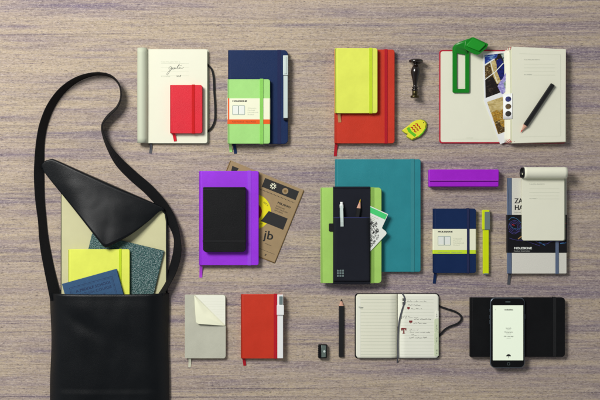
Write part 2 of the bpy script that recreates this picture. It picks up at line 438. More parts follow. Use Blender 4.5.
NB = 'notebooks laid out on the wooden table'
def notebook(label, box, zb, th, cover, pages='page', rad=(.4, 3, 3, .4), elastic=None, elastic_mat=None, elastic_dir='v',
             ribbon=None, ribbon_mat=None, name='notebook', group=NB, board=.0022, spine='left', ribbon_z=None, soft=False, el_t=.0008):
    """box in photo pixels of the top cover; th = thickness (m)"""
    x0, y0, x1, y1 = box
    zr = zb+th
    t = thing(name, label, 'notebook', (x0+x1)/2, (y0+y1)/2, zb, group)
    zc = zb+(el_t if elastic else 0.0); zt = zb+th
    e = .9 if soft else .0
    mb = MB(); sw = 2.4
    if spine == 'left':
        mb.slab(rrect(x0+sw-.35, y0, x1, y1, (0, rad[1], rad[2], 0)), zt-board, zt, .0007, zref=zr)
        mb.slab(rrect(x0+sw-.35, y0, x1, y1, (0, rad[1], rad[2], 0)), zc, zc+board, .0007, zref=zr)
        mb.slab(rrect(x0, y0, x0+sw, y1, (rad[0], 0, 0, rad[3])), zc+.0001, zt-.00005, .0017, zref=zr, seg=4)
        pg = rrect(x0+sw-.2, y0+1.0, x1-1.0, y1-1.0, (0, max(rad[1]-.7, .2), max(rad[2]-.7, .2), 0))
    else:
        mb.slab(rrect(x0, y0+sw-.35, x1, y1, (0, 0, rad[2], rad[3])), zt-board, zt, .0007, zref=zr)
        mb.slab(rrect(x0, y0+sw-.35, x1, y1, (0, 0, rad[2], rad[3])), zc, zc+board, .0007, zref=zr)
        mb.slab(rrect(x0, y0, x1, y0+sw, (rad[0], rad[1], 0, 0)), zc+.0001, zt-.00005, .0017, zref=zr, seg=4)
        pg = rrect(x0+1, y0+sw-.2, x1-1, y1-1, (0, 0, max(rad[2]-.7, .2), max(rad[3]-.7, .2)))
    mb.build('cover', cover, t)
    MB().slab(pg, zc+board+.0001, zt-board-.0001, .0002, zref=zr).build('page_block', 'pagestack', t)
    if elastic:
        a, b_ = elastic; em = MB(); A = P(a, y0, 0, zr); B = P(b_, y1, 0, zr)
        if elastic_dir == 'v':
            band_ring(em, 'x', A.x, B.x, B.y-.0001, A.y+.0001, zc, zt, el_t)
        else:
            A = P(x0, a, 0, zr); B = P(x1, b_, 0, zr)
            band_ring(em, 'y', B.y, A.y, A.x-.0001, B.x+.0001, zc, zt, el_t)
        em.build('elastic_band', elastic_mat or cover, t)
    if ribbon:
        rx, rend, dx = ribbon; base = ribbon_z if ribbon_z is not None else 0.0
        zm = (zb+zt)/2
        pts = catmull([tuple(P(rx, y1-4, zm, zr)), tuple(P(rx+.1, y1-.3, zm, zr)), tuple(P(rx+dx*.35, y1+(rend-y1)*.35, base+(zm-base)*.45, zr)),
                       tuple(P(rx+dx*.8, rend-(rend-y1)*.25, base+.0012, zr)), tuple(P(rx+dx, rend, base+.0006, zr))], 5)
        MB().strip(pts, 2.9*S, .00035).build('ribbon', ribbon_mat or cover, t)
    return t, zt

def wrap_band(t, box, zt, th, zb, y0, y1, yb, mt, stripe, left_mat=None, ink='ink', title=True):
    """printed paper sleeve round a pocket notebook, y0..y1 px tall, coloured from yb down"""
    x0, _, x1, _ = box; zc = zb+.0009; zr = zt
    A = P(x0, y0, 0, zr); B = P(x1, yb, 0, zr); E = P(x1, y1, 0, zr)
    m = MB(); band_ring(m, 'y', B.y, A.y, A.x-.0001, B.x+.0001, zc, zt+.00005, .0003, r=.0017)
    pb = m.build('paper_band', mt, t)
    m = MB(); band_ring(m, 'y', E.y, B.y, A.x-.0001, B.x+.0001, zc, zt+.00005, .0003, r=.0017); m.build('coloured_strip', stripe, pb)
    z = zt+.00037
    if left_mat: decal('printed_edge', [(x0+.3, y0), (x0+1.7, y0), (x0+1.7, yb), (x0+.3, yb)], z-.00002, left_mat, pb, zref=zr)
    W = x1-x0
    text('printed_title', 'MOLESKINE', x0+W*.11, y0+3.5, 1.5, z, ink, pb, width=W*.335, zref=zr, heavy=.28)
    # drawing of an open notebook
    dx0, dx1, dy0, dy1 = x0+W*.115, x0+W*.405, y0+7.3, y0+16.3; cm = (dx0+dx1)/2
    d = MB()
    for a, b_ in ((dx0, cm-.1), (cm+.1, dx1)):
        pts = rrect(a, dy0, b_, dy1, .7); stroke_into(d, pts+pts[:1], .38, z, zr)
    d.build('notebook_drawing', 'blueink', pb)
    decal('drawn_pages', rrect(dx0+.5, dy0+.4, cm-.5, dy1-.8, .4), z-.00005, 'whitep', pb, zref=zr)
    decal('drawn_pages', rrect(cm+.5, dy0+.4, dx1-.5, dy1-.8, .4), z-.00005, 'whitep', pb, zref=zr)
    for i, s_ in enumerate(('Classic', 'Pocket', 'Notebook', 'Ruled')):
        text('printed_text', s_, x0+W*.47, y0+10.3+i*2.1, 1.05, z, 'paleink', pb, width=W*(.2, .17, .25, .14)[i], zref=zr)
    text('printed_text', 'Ruled Notebook   Classic Pocket', x0+W*.11, yb+2.9, 1.1, z, 'darkprint' if stripe == 'orange' else 'greyink', pb, width=W*.55, zref=zr)
    return pb

def scribble(mb, x, y, w, h, z, lw=.22, zref=None, words=None, rnd=random):
    """rows of cursive-looking handwriting from x to x+w on baseline y"""
    cx = x
    while cx < x+w:
        ww = min(rnd.uniform(3, 7)*h/1.4, x+w-cx); pts = []; n = max(3, int(ww/(h*.42)))
        for i in range(n+1):
            u = cx+ww*i/n
            pts.append((u, y-(rnd.choice((.15, .25, .9, 1.25))*h*.6 if i % 2 else rnd.choice((0, 0, -.25))*h*.6)))
        stroke_into(mb, catmull(pts, 3), lw, z, zref)
        cx += ww+h*.6
    return mb

def page_print(parent, x0, y0, w, z, zref=None, rows=(4.2, 7.8, 11.4), reward=15.0, ink='greyink', faint='paleink'):
    text('printed_text', 'In case of loss, please return to:', x0, y0, .95, z, ink, parent, width=w*.5, zref=zref)
    mb = MB()
    for r_ in rows: stroke_into(mb, [(x0, y0+r_), (x0+w, y0+r_)], .13, z, zref)
    stroke_into(mb, [(x0+w*.3, y0+reward), (x0+w, y0+reward)], .13, z, zref)
    mb.build('printed_lines', faint, parent)
    text('printed_text', 'As a reward: $', x0, y0+reward, .95, z, ink, parent, width=w*.26, zref=zref)

# ------------------------------------------------------------------ TABLE
mb = MB()
mb.add([(-2.2, -1.8, 0), (2.2, -1.8, 0), (2.2, 1.8, 0), (-2.2, 1.8, 0), (-2.2, -1.8, -.04), (2.2, -1.8, -.04), (2.2, 1.8, -.04), (-2.2, 1.8, -.04)],
       [(0, 1, 2, 3), (7, 6, 5, 4), (0, 4, 5, 1), (1, 5, 6, 2), (2, 6, 7, 3), (3, 7, 4, 0)], False)
tb = mb.build('tabletop', 'table'); tb['kind'] = 'structure'; tb['label'] = 'weathered wooden tabletop with horizontal grain and violet streaks'

# ------------------------------------------------------------------ MESSENGER BAG
def bag():
    t = thing('messenger_bag', 'black leather messenger bag lying open with cream lining and long strap', 'bag', 108, 340)
    ZR = .02
    back = [(59.5, 178), (52, 166), (62, 168), (115, 190), (155, 207), (162, 208.6), (165.6, 213), (167, 222), (167.3, 425), (50, 425), (50, 296), (59.2, 290)]
    MB().slab(back, .0034, .0052, .0006, zref=ZR).build('back_panel', 'leather', t)
    MB().slab([(60.2, 182), (64, 171), (115, 192), (152, 208), (160.5, 210), (164, 214.5), (165.2, 222), (165.4, 420), (60.2, 420)], .00525, .0064, .0004, zref=ZR).build('lining', 'lining', t)
    # piping along the right edge of the opening
    pts = catmull([tuple(P(x, y, z, ZR)) for x, y, z in ((150, 207.5, .012), (159, 208.6, .011), (164.3, 213, .009), (166.2, 222, .008), (166.8, 250, .007), (166.6, 275, .007), (166.4, 293, .009))], 6)
    MB().tube(pts, .0011).build('edge_binding', 'leather', t)
    # front pocket panel, bulging over the books
    NX, NY = 60, 54
    def fz(u, v):
        e = 1-abs(2*u-1)**7
        H = .033-.012*max(0, v-.1)**1.1
        z = .006+H*e*.96
        z += .0022*noise.noise(Vector((u*3.1, v*3.4, 1.7)))*e + .0009*noise.noise(Vector((u*9, v*6, 5)))*e
        z -= .0065*math.exp(-((u-.30)**2/.018+(v-.18-.5*(u-.2))**2/.004))*e*.5   # soft dent, upper left
        if v < .03: z += .0004
        if v > .94: z = .004+(z-.004)*math.sqrt(max(0, 1-((v-.94)/.06)**2))
        z += .0012*min(1, max(0, (v-.733)/.008))*(e**.5 if e > 0 else 0)
        return z
    g = []
    for i in range(NY+1):
        v = i/NY; row = []
        for j in range(NX+1):
            u = .5-.5*math.cos(math.pi*j/NX) if j not in (0, NX) else j/NX
            xl = 49.5+1.5*math.sin(math.pi*min(1, v/.72))**2; xr = 167.8-.8*math.sin(math.pi*min(1, v/.72))**2
            row.append(tuple(P(xl+(xr-xl)*u, 293.2+v*133+(.5*math.sin(u*math.pi)), fz(u, v), ZR)))
        g.append(row)
    MB().sheet(g[::-1], .0022).build('front_pocket', 'leather', t)
    fp = [o for o in C.objects if o.parent == t and o.name.startswith('front_pocket')][0]
    def along(y, off, w, hh, nm):
        m = MB(); v = (y-293.2)/133; pts = []
        for k in range(61):
            u = .004+.992*(.5-.5*math.cos(math.pi*k/60)); xl = 49.5+1.5*math.sin(math.pi*min(1, v/.72))**2; xr = 167.8-.8*math.sin(math.pi*min(1, v/.72))**2
            pts.append(P(xl+(xr-xl)*u, y+.5*math.sin(u*math.pi), fz(u, v)+off, ZR))
        m.tube(pts, w, 8, hh); m.build(nm, 'leather', fp)
    along(293.8, .0004, .0009, 1.0, 'hem'); along(296.8, .0003, .0006, .8, 'seam')
    along(391, .0004, .0011, .6, 'seam')
    # flap, folded back on the diagonal
    U = [(41, 168.5), (41.2, 165), (44.5, 161.5), (49, 160), (54, 160.2), (80, 171.6), (115, 187), (150, 202.4), (161, 207.6), (163.5, 209.8)]
    Lw = [(41, 168.5), (50, 180), (60, 192), (84, 220.5), (102, 242.5), (104.6, 245.6), (107.4, 246.8), (111, 245.2), (130, 234.8), (148, 221), (158, 211.8), (163.5, 209.8)]
    def resample(pl, n):
        d = [0]
        for a, b_ in zip(pl, pl[1:]): d.append(d[-1]+math.dist(a, b_))
        out = []
        for k in range(n+1):
            s_ = d[-1]*k/n; i = 0
            while i < len(d)-2 and d[i+1] < s_: i += 1
            f = (s_-d[i])/(d[i+1]-d[i]); out.append((pl[i][0]+(pl[i+1][0]-pl[i][0])*f, pl[i][1]+(pl[i+1][1]-pl[i][1])*f))
        return out
    n = 70; u_, l_ = resample(catmull(U, 5), n), resample(catmull(Lw, 5), n)
    NS = 26; rows = []
    def hz(k, s_):
        tt = k/n
        top = .010+.013*math.sin(math.pi*min(1, tt*1.02)*.93)**.8
        tipz = .010+.026*math.exp(-((tt-.56)/.28)**2)
        q = min(1, s_/.02); bulge = math.sqrt(max(0, 1-(1-q)**2))
        base = .0075 if 0 < tt < .98 else .009
        z = base+(top-base)*bulge
        z = z*(1-s_**1.5)+max(tipz, .0085)*s_**1.5
        x, y = u_[k][0]+(l_[k][0]-u_[k][0])*s_, u_[k][1]+(l_[k][1]-u_[k][1])*s_
        w = math.sin(math.pi*tt)*math.sin(math.pi*s_)
        return z+w*(.0030*noise.noise(Vector((x*.035, y*.035, 2.2)))+.0005*noise.noise(Vector((x*.11, y*.11, 4.2))))
    for i in range(NS+1):
        s_ = (i/NS)**1.35
        rows.append([tuple(P(u_[k][0]+(l_[k][0]-u_[k][0])*s_, u_[k][1]+(l_[k][1]-u_[k][1])*s_, hz(k, s_), ZR)) for k in range(n+1)])
    fl = MB().sheet(rows[::-1], .0018).build('flap', 'leather', t)
    MB().tube([Vector(p)+Vector((0, 0, -.0006)) for p in rows[-1]], .0010, 8).build('edge_binding', 'leather', fl)
    MB().tube([Vector(p)+Vector((0, 0, -.0008)) for p in rows[1]], .0012, 8).build('edge_binding', 'leather', fl)
    # strap: webbing that turns on its edge as it loops
    W = 11.2
    path = [(56, 300, 9, .004), (53.8, 289, 9.4, .003), (49.2, 268, 8.4, .001), (45.8, 250, 7.9, .001), (43.8, 235, 6.8, .001), (42.6, 220, 6.2, .001), (40.3, 200, 7.2, .001), (39.3, 180, 8.3, .001), (39.4, 164, 7.8, .001), (40.8, 142, 6.2, .001), (44.2, 124, 5.9, .001), (51.5, 106, 5.6, .001), (63, 90.5, 4.8, .001),
            (78, 79.5, 3.2, .001), (95, 74.3, 1.8, .001), (110, 75.8, 1.7, .001), (119, 84, 2.1, .001), (121.3, 96, 2.6, .001), (117.5, 107, 3.4, .001), (108, 116.5, 3.8, .001), (102.5, 125, 2.9, .001), (103.5, 134, 3.4, .001),
            (109, 147, 5.4, .001), (119, 162, 9.2, .001), (133, 176, 10.4, .001), (149, 190, 10.6, .001), (163, 206, 10.4, .001), (172, 222, 9.6, .001), (177, 237, 7.2, .001), (177.3, 252, 8.6, .001), (173.5, 268, 8.8, .001), (167.5, 283, 6.5, .001), (160, 296, 6, .003)]
    cp = catmull(path, 7); pts, dirs = [], []
    for i, (x, y, w, zl) in enumerate(cp):
        a = cp[max(i-1, 0)]; b_ = cp[min(i+1, len(cp)-1)]
        d = Vector((b_[0]-a[0], -(b_[1]-a[1]), 0)).normalized(); side = Vector((0, 0, 1)).cross(d).normalized()
        ct = max(.12, min(.995, w/W)); st = math.sqrt(1-ct*ct)
        dirs.append(side*ct+Vector((0, 0, 1))*st*(1 if i > 0 else 1))
        pts.append(P(x, y, zl+.0009+W*S*st/2, .008))
    m = MB(); m.strip(pts, W*S, .0016, dirs); st_ = m.build('strap', 'webbing', t)
    return t
bag()

# books inside the bag
def tilted_book(name, label, cat, pts, z0, th, cover, board=.0016, pages='page', group=None):
    t = thing(name, label, cat, sum(p[0] for p in pts)/4, sum(p[1] for p in pts)/4, z0, group)
    cx, cy = sum(p[0] for p in pts)/len(pts), sum(p[1] for p in pts)/len(pts)
    ins = [(cx+(x-cx)*.965, cy+(y-cy)*.975) for x, y in pts]
    m = MB(); m.slab(pts, z0+th-board, z0+th, .0006); m.slab(pts, z0, z0+board, .0006, zref=z0+th); m.build('cover', cover, t)
    MB().slab(ins, z0+board+.0001, z0+th-board-.0001, .0002, zref=z0+th).build('page_block', pages, t)
    return t
def qrect(tl, w, h, rot):
    c, s_ = math.cos(R(rot)), math.sin(R(rot))
    return [(tl[0]+u*c-v*s_, tl[1]+u*s_+v*c) for u, v in ((0, 0), (w, 0), (w, h), (0, h))]
def qrr(tl, w, h, rot, r):
    return rotp(rrect(tl[0], tl[1], tl[0]+w, tl[1]+h, r), rot, tl)
tilted_book('notebook', 'notebook with mottled dark green pebbled cover, tilted inside the bag', 'notebook', qrect((92, 233.5), 74, 86, 13.5), .0066, .006, 'pebble', group=NB)
t, zt = notebook('neon yellow notebook slipped into the black bag under a blue book', (68, 249.3, 129.5, 338), .0128, .0085, 'yellow', rad=(.4, 2.2, 2.2, .4),
                 elastic=(119, 121.6), elastic_mat='yellow_el')
bb = tilted_book('old_book', 'old blue cloth-bound book with stamped title, poking out of the bag', 'book', qrect((61.8, 284), 56.5, 62, -15.5), .0222, .0078, 'bookblue', pages='page_old')
def uvp(tl, rot):
    c, s_ = math.cos(R(rot)), math.sin(R(rot))
    return lambda u, v: (tl[0]+u*c-v*s_, tl[1]+u*s_+v*c)
f = uvp((61.8, 284), -15.5); z = .0300
cov = [o for o in C.objects if o.parent == bb and o.name.startswith('cover')][0]
m = MB(); stroke_into(m, [f(6.2, 50), f(6.2, 6), f(50.5, 6), f(50.5, 50)], .45, z); stroke_into(m, [f(7.4, 50), f(7.4, 7.2), f(49.3, 7.2), f(49.3, 50)], .2, z)
m.build('stamped_frame', 'bookbluedark', cov)
text('stamped_title', 'A MIDDLE SCHOOL', *f(11.5, 12.3), 2.6, z, 'bookbluedark', cov, width=36, rot=-15.5, heavy=.15)
text('stamped_title', 'ENGLISH COURSE', *f(12.5, 16.9), 2.6, z, 'bookbluedark', cov, width=34, rot=-15.5)
text('stamped_title', 'BOOK ONE', *f(19, 22.5), 2.6, z, 'bookbluedark', cov, width=20, rot=-15.5)

# ------------------------------------------------------------------ CREAM NOTEBOOK WITH SIGNATURE
def signature_nb():
    zt = .010; t = thing('notebook', 'cream notebook open at a signed first page with its cover curled back along the left', 'notebook', 173, 96, 0, NB)
    MB().slab(rrect(148, 48.6, 208.6, 143.6, (0, 2.4, 2.4, 0)), 0, .0012, .0005, zref=zt).build('back_cover', 'beige', t)
    MB().slab(rrect(148, 49.2, 206.6, 142.8, (0, 2, 2, 0)), .0013, .0088, .0003, zref=zt).build('page_block', 'pagestack', t)
    fp = MB().slab(rrect(145.5, 49.3, 207.3, 143, (0, 2, 2, 0)), .0089, zt, .0002, zref=zt).build('first_page', 'page', t)
    # cover curled back: a roll open towards the table
    cx, cy, r = P(142.3, 96, 0, zt).x, 0, 5.2*S
    y0, y1 = P(0, 48.2, 0, zt).y, P(0, 143, 0, zt).y
    zc = r+.0006; g = []
    for k in range(41):
        a = R(-62+ (300)*k/40); rr = r*(1-.10*k/40)
        row = []
        for j in range(21):
            v = j/20; yy = y0+(y1-y0)*v
            row.append((cx+rr*math.cos(a)*(1+.03*math.sin(v*3.1)), yy, zc+rr*math.sin(a)))
        g.append(row)
    MB().sheet(g, .0009).build('curled_cover', 'curl', t)
    # signature and printed lines
    z = zt+.00004
    m = MB()
    m2 = MB()
    for yy in (63.4, 67.3, 71, 75.7): stroke_into(m2, [(161, yy), (189, yy)], .12, z, zt)
    m2.build('printed_lines', 'paleink', fp)
    text('printed_text', 'In case of loss, please return to:', 161, 62.2, .9, z, 'paleink', fp, width=19, zref=zt)
    text('printed_text', 'As a reward: $', 161, 76.8, .9, z, 'paleink', fp, width=9, zref=zt)
    sig = [(173.8, 66.4), (172.4, 66.2), (171, 67.6), (171.2, 69), (173, 68.4), (174.2, 66.6), (173.2, 69.6), (170.6, 73.8), (169.3, 75.6), (168.8, 74.2), (171, 71.4), (173.6, 69.6), (174.8, 68), (175.6, 67.4),
           (175, 69), (176, 69), (177, 67.3), (176.8, 69), (178.2, 67.6), (178.4, 68.8), (179.6, 67.8), (182, 64.2), (182.6, 63.2), (181.4, 64.6), (180.2, 68.2), (181.2, 68.8), (182.4, 67.2), (182.6, 68.6), (183.8, 67.4), (184.6, 68.6), (187, 67)]
    stroke_into(m, catmull([(173.5+(x-176)*.93, 69.5+(y-69.5)*.9) for x, y in sig], 5), .27, z, zt); stroke_into(m, catmull([(177, 66.6), (179.5, 65.6), (182, 65)], 4), .2, z, zt)
    stroke_into(m, catmull([(176.4, 76.4), (177, 75.6), (177.6, 76.6), (178.2, 75.4), (178.4, 76.6)], 4), .3, z, zt)
    stroke_into(m, catmull([(179.6, 76.6), (180.2, 75.2), (181, 75.2), (180.4, 76.4), (179.6, 76.6)], 4), .3, z, zt)
    m.build('signature', 'greyink2', fp)
    # elastic hanging out of the right side
    pts = [P(x, y, zz, zt) for x, y, zz in catmull([(204, 61.5, .0012), (207.6, 64.6, .002), (211.6, 69.4, .0028), (213.4, 78, .0032), (214, 92, .003), (214.9, 106, .003), (214.8, 118, .003), (213, 124.5, .003), (209.5, 129.5, .003), (203, 134.5, .001)], 7)]
    MB().strip(pts, [w*S for w in [1.9]*len(pts)], .0011).build('elastic_band', 'black_el', t)
    pts = catmull([tuple(P(150.5, 140, .004)), tuple(P(150.8, 144, .0035)), tuple(P(151, 149, .0012)), tuple(P(150.2, 153.5, .0006))], 5)
    MB().strip(pts, 2.6*S, .0003).build('ribbon', 'greyrib', t)
    return zt
zt = signature_nb()
notebook('small bright red notebook resting on the signed cream page', (170, 84.8, 202.2, 133.2), zt+.0003, .0115, 'red_small', rad=(.4, 2.2, 2.2, .4),
         elastic=(191.8, 194.8), elastic_mat='red_el', ribbon=(173.4, 141, 1.4), ribbon_z=zt+.0003)

# ------------------------------------------------------------------ NAVY NOTEBOOK + PALE PEN, GREEN POCKET NOTEBOOK
_, zn = notebook('large dark blue notebook lying under the light green banded one', (228, 50, 287.8, 143.8), 0, .013, 'navy', rad=(.4, 4, 4, .4),
                 elastic=(277.4, 280.8), elastic_mat='navy_el', ribbon=(234, 153.5, 1.2), ribbon_mat='navy')
def flat_pen(label, x0, x1, y0, y1, zb, th, body, cap_y, cap_mat, clip, name='pen', capw=.35, endcap=None, group='pens and pencils'):
    zt = zb+th
    t = thing(name, label, 'pen', (x0+x1)/2, (y0+y1)/2, zb, group)
    MB().slab(rrect(x0+capw, cap_y+.25, x1-capw, y1, .5), zb+.0003, zt-.0005, .0009, zref=zt).build('barrel', body, t)
    MB().slab(rrect(x0, y0, x1, cap_y-.25, .5), zb, zt, .0009, zref=zt).build('cap', cap_mat, t)
    MB().slab(rrect(x0+.8, cap_y-.8, x1-.8, cap_y+1, .2), zb+.0008, zt-.0012, .0004, zref=zt).build('collar', 'blackpl', t)
    clip(t, zt)
    if endcap: MB().slab(rrect(*endcap[:4], .4), zb+.0004, zt-.0002, .0006, zref=zt).build('end_plug', endcap[4], t)
    return t
def navy_clip(t, z): MB().slab(rrect(284.3, 56.5, 286.8, 73.6, .4), z+.0004, z+.0011, .0003, zref=z).build('clip', 'silver', t)
flat_pen('pale silver square pen lying along the right edge of the dark blue notebook', 283.1, 288.1, 55.2, 118, zn+.0009, .0075, 'silver', 75.3, 'silver', navy_clip, endcap=(283.6, 118, 288.4, 120.2, 'blackpl'))
box = (227.6, 79.2, 270, 143.6)
tg, zg = notebook('light green pocket notebook with cream and orange paper band', box, zn+.0009, .0105, 'green', rad=(.4, 2.2, 2.2, .4),
                  elastic=(259.8, 263.2), elastic_mat='green_el', ribbon=(230, 151.5, .2), ribbon_z=.001, el_t=.0012)
wrap_band(tg, box, zg, .0105, zn+.0009, 98.3, 124, 119.4, 'cardc', 'orange', left_mat='orange')

# ------------------------------------------------------------------ SCARLET + LEMON NOTEBOOKS
_, zr_ = notebook('large scarlet notebook lying under the lemon yellow one', (334.4, 49.4, 394.6, 143.2), 0, .013, 'red', rad=(.4, 2.6, 2.6, .4),
                  elastic=(384.6, 387.6), elastic_mat='crimson', ribbon=(336.2, 156, -.8), ribbon_mat='crimson')
notebook('lemon yellow pocket notebook on top of the scarlet notebook', (334.8, 48, 377.5, 113), zr_+.0009, .0105, 'yellow', rad=(.4, 2.2, 2.2, .4),
         elastic=(369.2, 372.2), elastic_mat='yellow_el', ribbon=(339, 122, .9), ribbon_mat='tanrib', ribbon_z=zr_)

# ------------------------------------------------------------------ SEAL STAMP (turned handle lying down)
def stamp():
    t = thing('wax_seal_stamp', 'dark turned wooden seal stamp with dull brass head, right of the scarlet notebook', 'stamp', 415.5, 78)
    def lathe(prof, m, nm, xc=415.4, zc=.0166, nn=28):
        loops = []
        for y, r in prof:
            c = P(xc+(y-78)*-.035, y, zc, zc); rr = r*S
            loops.append([(c.x+rr*math.cos(a), c.y, c.z+rr*math.sin(a)) for a in (2*math.pi*k/nn for k in range(nn))])
        return MB().rings(loops).build(nm, m, t)
    lathe(catmull([(58.8, .6), (59.1, 4.4), (59.8, 6.6), (61, 7.2), (62.2, 6.9), (63.2, 5.0), (64, 3.0)], 5), 'darkwood', 'knob')
    lathe(catmull([(63.6, 2.6), (64.8, 2.4), (66.2, 3.2), (68.6, 4.4), (71.4, 4.9), (74.5, 4.5), (79, 3.2), (84, 2.2), (86.2, 2.1), (87, 3.0), (87.8, 3.0), (88.4, 2.2), (89, 3.2), (90.2, 3.3), (91, 2.6)], 5), 'darkwood', 'handle')
    lathe([(90.6, 2.4), (91, 2.7), (95, 2.6), (95.4, 2.3), (95.6, 3.9), (96, 4.3), (97.3, 4.3), (97.7, 4.0), (97.8, .5)], 'brass', 'seal_head')
stamp()

# ------------------------------------------------------------------ FISH
def fish():
    t = thing('fish_trinket', 'small yellow and green fish-shaped trinket with red wavy stripes', 'trinket', 414, 130)
    o = [(401.6, 130.6), (405.6, 127.4), (409.3, 124.8), (412.4, 121.9), (416.6, 119.9), (421.4, 119.2), (425.2, 120.4), (427.2, 123.6), (426.4, 128.6), (423.5, 133.2), (420.2, 136.6), (416.4, 138.2), (412, 140.2), (408.2, 138), (406.2, 136.6), (407.8, 134.2), (405.2, 133.4)]
    MB().slab(o, 0, .005, .0008, zref=.0065).build('body', 'fishs', t)
    face = [(414+(x-414)*.93-.3, 130+(y-130)*.93-.3) for x, y in o]
    b_ = MB().slab(face, .0049, .0068, .0008, zref=.0068).build('face', 'fish', t); z = .00685
    decal('green_stripe', [(406.8, 128.4), (409.2, 126.8), (411.6, 131.2), (416.6, 134.8), (414.6, 137), (411, 134), (408.4, 132)], z-.00003, 'fishg', b_, zref=z)
    decal('green_stripe', [(418, 136.2), (422.8, 132), (425.4, 127.6), (425.9, 128.4), (423.2, 132.8), (418.8, 137)], z-.00003, 'fishg', b_, zref=z)
    m = MB()
    for k in range(3):
        ox, oy = k*2.35, -k*1.75+.2
        stroke_into(m, catmull([(410.6+ox, 127.2+oy), (412.6+ox, 127.2+oy), (412.8+ox, 129+oy), (414.6+ox, 129.6+oy), (414.8+ox, 131.4+oy), (416.4+ox, 131.6+oy)], 5), .95, z, z)
    m.build('wavy_stripes', 'fishr', b_)
    decal('eye', circle(423.6, 122.6, .55, 12), z, 'ink', b_, zref=z)
fish()

# ------------------------------------------------------------------ OPEN RED BOOK
def red_book():
    t = thing('notebook', 'thick red-covered notebook lying open with photographs between its cream pages', 'notebook', 503, 96, 0, NB)
    Z = .021
    m = MB(); m.slab(rrect(439.2, 49.8, 503, 143.4, (3, 0, 0, 3)), 0, .0028, .0008); m.slab(rrect(503.3, 49.8, 566, 143.4, (0, 3, 3, 0)), 0, .0022, .0008)
    m.build('cover', 'rosered', t)
    ep = MB().slab(rrect(440.6, 51.2, 503, 142.1, (2.4, 0, 0, 2.4)), .0028, .0036, .0002).build('endpaper', 'page', t)
    # page block, right: slightly skewed top sheet
    MB().slab([(510, 48.6), (565.8, 50.2), (566.3, 142.0), (511, 143.2)], .0023, Z-.0014, .0004, zref=Z).build('page_block', 'pagestack', t)
    pg = MB().slab([(511.6, 46.9), (511.9, 46.5), (565.6, 49.1), (565.9, 49.5), (565.6, 141.2), (565.2, 141.6), (512.8, 143.1), (512.2, 142.7)], Z-.0013, Z, .0003).build('top_page', 'page', t)
    # gutter: sheets rising from the left cover to the block
    for i, (xa, xb, zz, yt, yb) in enumerate(((500.5, 512, .008, 52.4, 141), (503.6, 512, .0115, 50.8, 141.5), (505.8, 512, .0145, 49.4, 142.4), (508.4, 512, .0185, 47.6, 143))):
        g = []
        for k in range(13):
            u = k/12; x = xa+(xb-xa)*u
            row = []
            for j in range(25):
                v = j/24
                row.append(tuple(P(x+.5*math.sin(v*5+i), yt+(yb-yt)*v, .0038+(zz-.0038)*math.sin(u*math.pi/2)**.8, Z)))
            g.append(row)
        MB().sheet(g[::-1], .0006).build('loose_pages', 'page', t)
    # red stitching tufts at head and tail of the spine
    for x, y, x2, y2 in ((506.5, 140.2, 509.6, 143.6), (508, 139.4, 510.4, 143), (509.4, 139, 511.4, 142.4), (505.6, 142.2, 515, 141.4), (508, 50.6, 508.9, 47.4), (510.2, 49.6, 511, 46.9)):
        MB().tube([P(x, y, .0196, Z), P((x+x2)/2, (y+y2)/2, .0203, Z), P(x2, y2, .0206, Z)], .00055, 6).build('stitching_tuft', 'redtag', t)
    page_print(pg, 524, 60, 31, Z+.00004, Z)
    m = MB()
    stroke_into(m, [(519.5, 53.6), (560.5, 54.6), (560.6, 136), (519.8, 137)], .14, Z+.00004, Z)
    m.build('printed_lines', 'paleink', pg)
    m = MB(); stroke_into(m, [(452, 139), (492, 139)], .13, .00364); m.build('printed_lines', 'paleink', ep)
    text('printed_text', 'notes', 466, 138.2, .8, .00364, 'paleink', ep, width=7)
red_book()
# photographs and stickers tucked into the book
Zp = .0042
t = thing('photograph', 'blue and dark photograph crossed by white lines, tucked between the open book pages, upper one', 'photograph', 495, 75, .0036, 'photographs in the open red book')
MB().slab([(482.9, 53.4), (508.5, 50.6), (510, 91), (484.2, 100.2)], .0058, .0062, .0001).build('paper', 'white', t)
pp = t; z = .00625
decal('picture', [(484.6, 55.2), (507, 52.6), (508.4, 89.4), (485.6, 98)], z, 'p_dark', pp)
z2 = z+.00013
decal('picture_shape', [(484.7, 55.3), (498, 53.8), (496.5, 57.6), (484.9, 64)], z2, 'p_blue', pp)
decal('picture_shape', [(484.9, 64.6), (497, 58.4), (500.4, 62), (493, 76), (485.2, 80)], z2, 'p_brown', pp)
decal('picture_shape', [(490, 63), (494.8, 59.6), (503, 82), (497, 84), (493, 76)], z2+.00002, 'p_tan', pp)
decal('picture_shape', [(496.5, 60), (501, 58), (505.2, 66), (505.4, 76), (500.6, 80.6), (496.8, 71)], z2+.00004, 'p_navy', pp)
decal('picture_shape', [(500.5, 53.6), (506.8, 52.8), (507.6, 66), (503.4, 60)], z2+.00002, 'p_grey', pp)
m = MB(); stroke_into(m, [(484.9, 79.6), (495, 72), (503.4, 63)], .8, z2+.00017); stroke_into(m, [(490.6, 62), (493, 71), (497.5, 83)], .7, z2+.00018); stroke_into(m, [(484.8, 65), (494.5, 58.8)], 1.3, z2+.00017)
m.build('picture_lines', 'whitep', pp)
t = thing('photograph', 'golden brown instant photograph with white border tilted over the book gutter, lower one', 'photograph', 497, 119, .0036, 'photographs in the open red book')
MB().slab([(483.6, 100), (504.4, 92.6), (512.4, 139.4), (500.2, 144.2)], .0070, .0074, .0001).build('paper', 'white', t)
z = .00745
decal('picture', [(487, 101.9), (503.4, 96.4), (508, 130.6), (498.2, 134.2)], z, 'p_tan', t)
decal('picture_shape', [(491.4, 112.6), (496.5, 109.8), (499.6, 112), (502.4, 109), (505.3, 112), (508, 130.6), (498.2, 134.1)], z+.00013, 'p_gold', t)
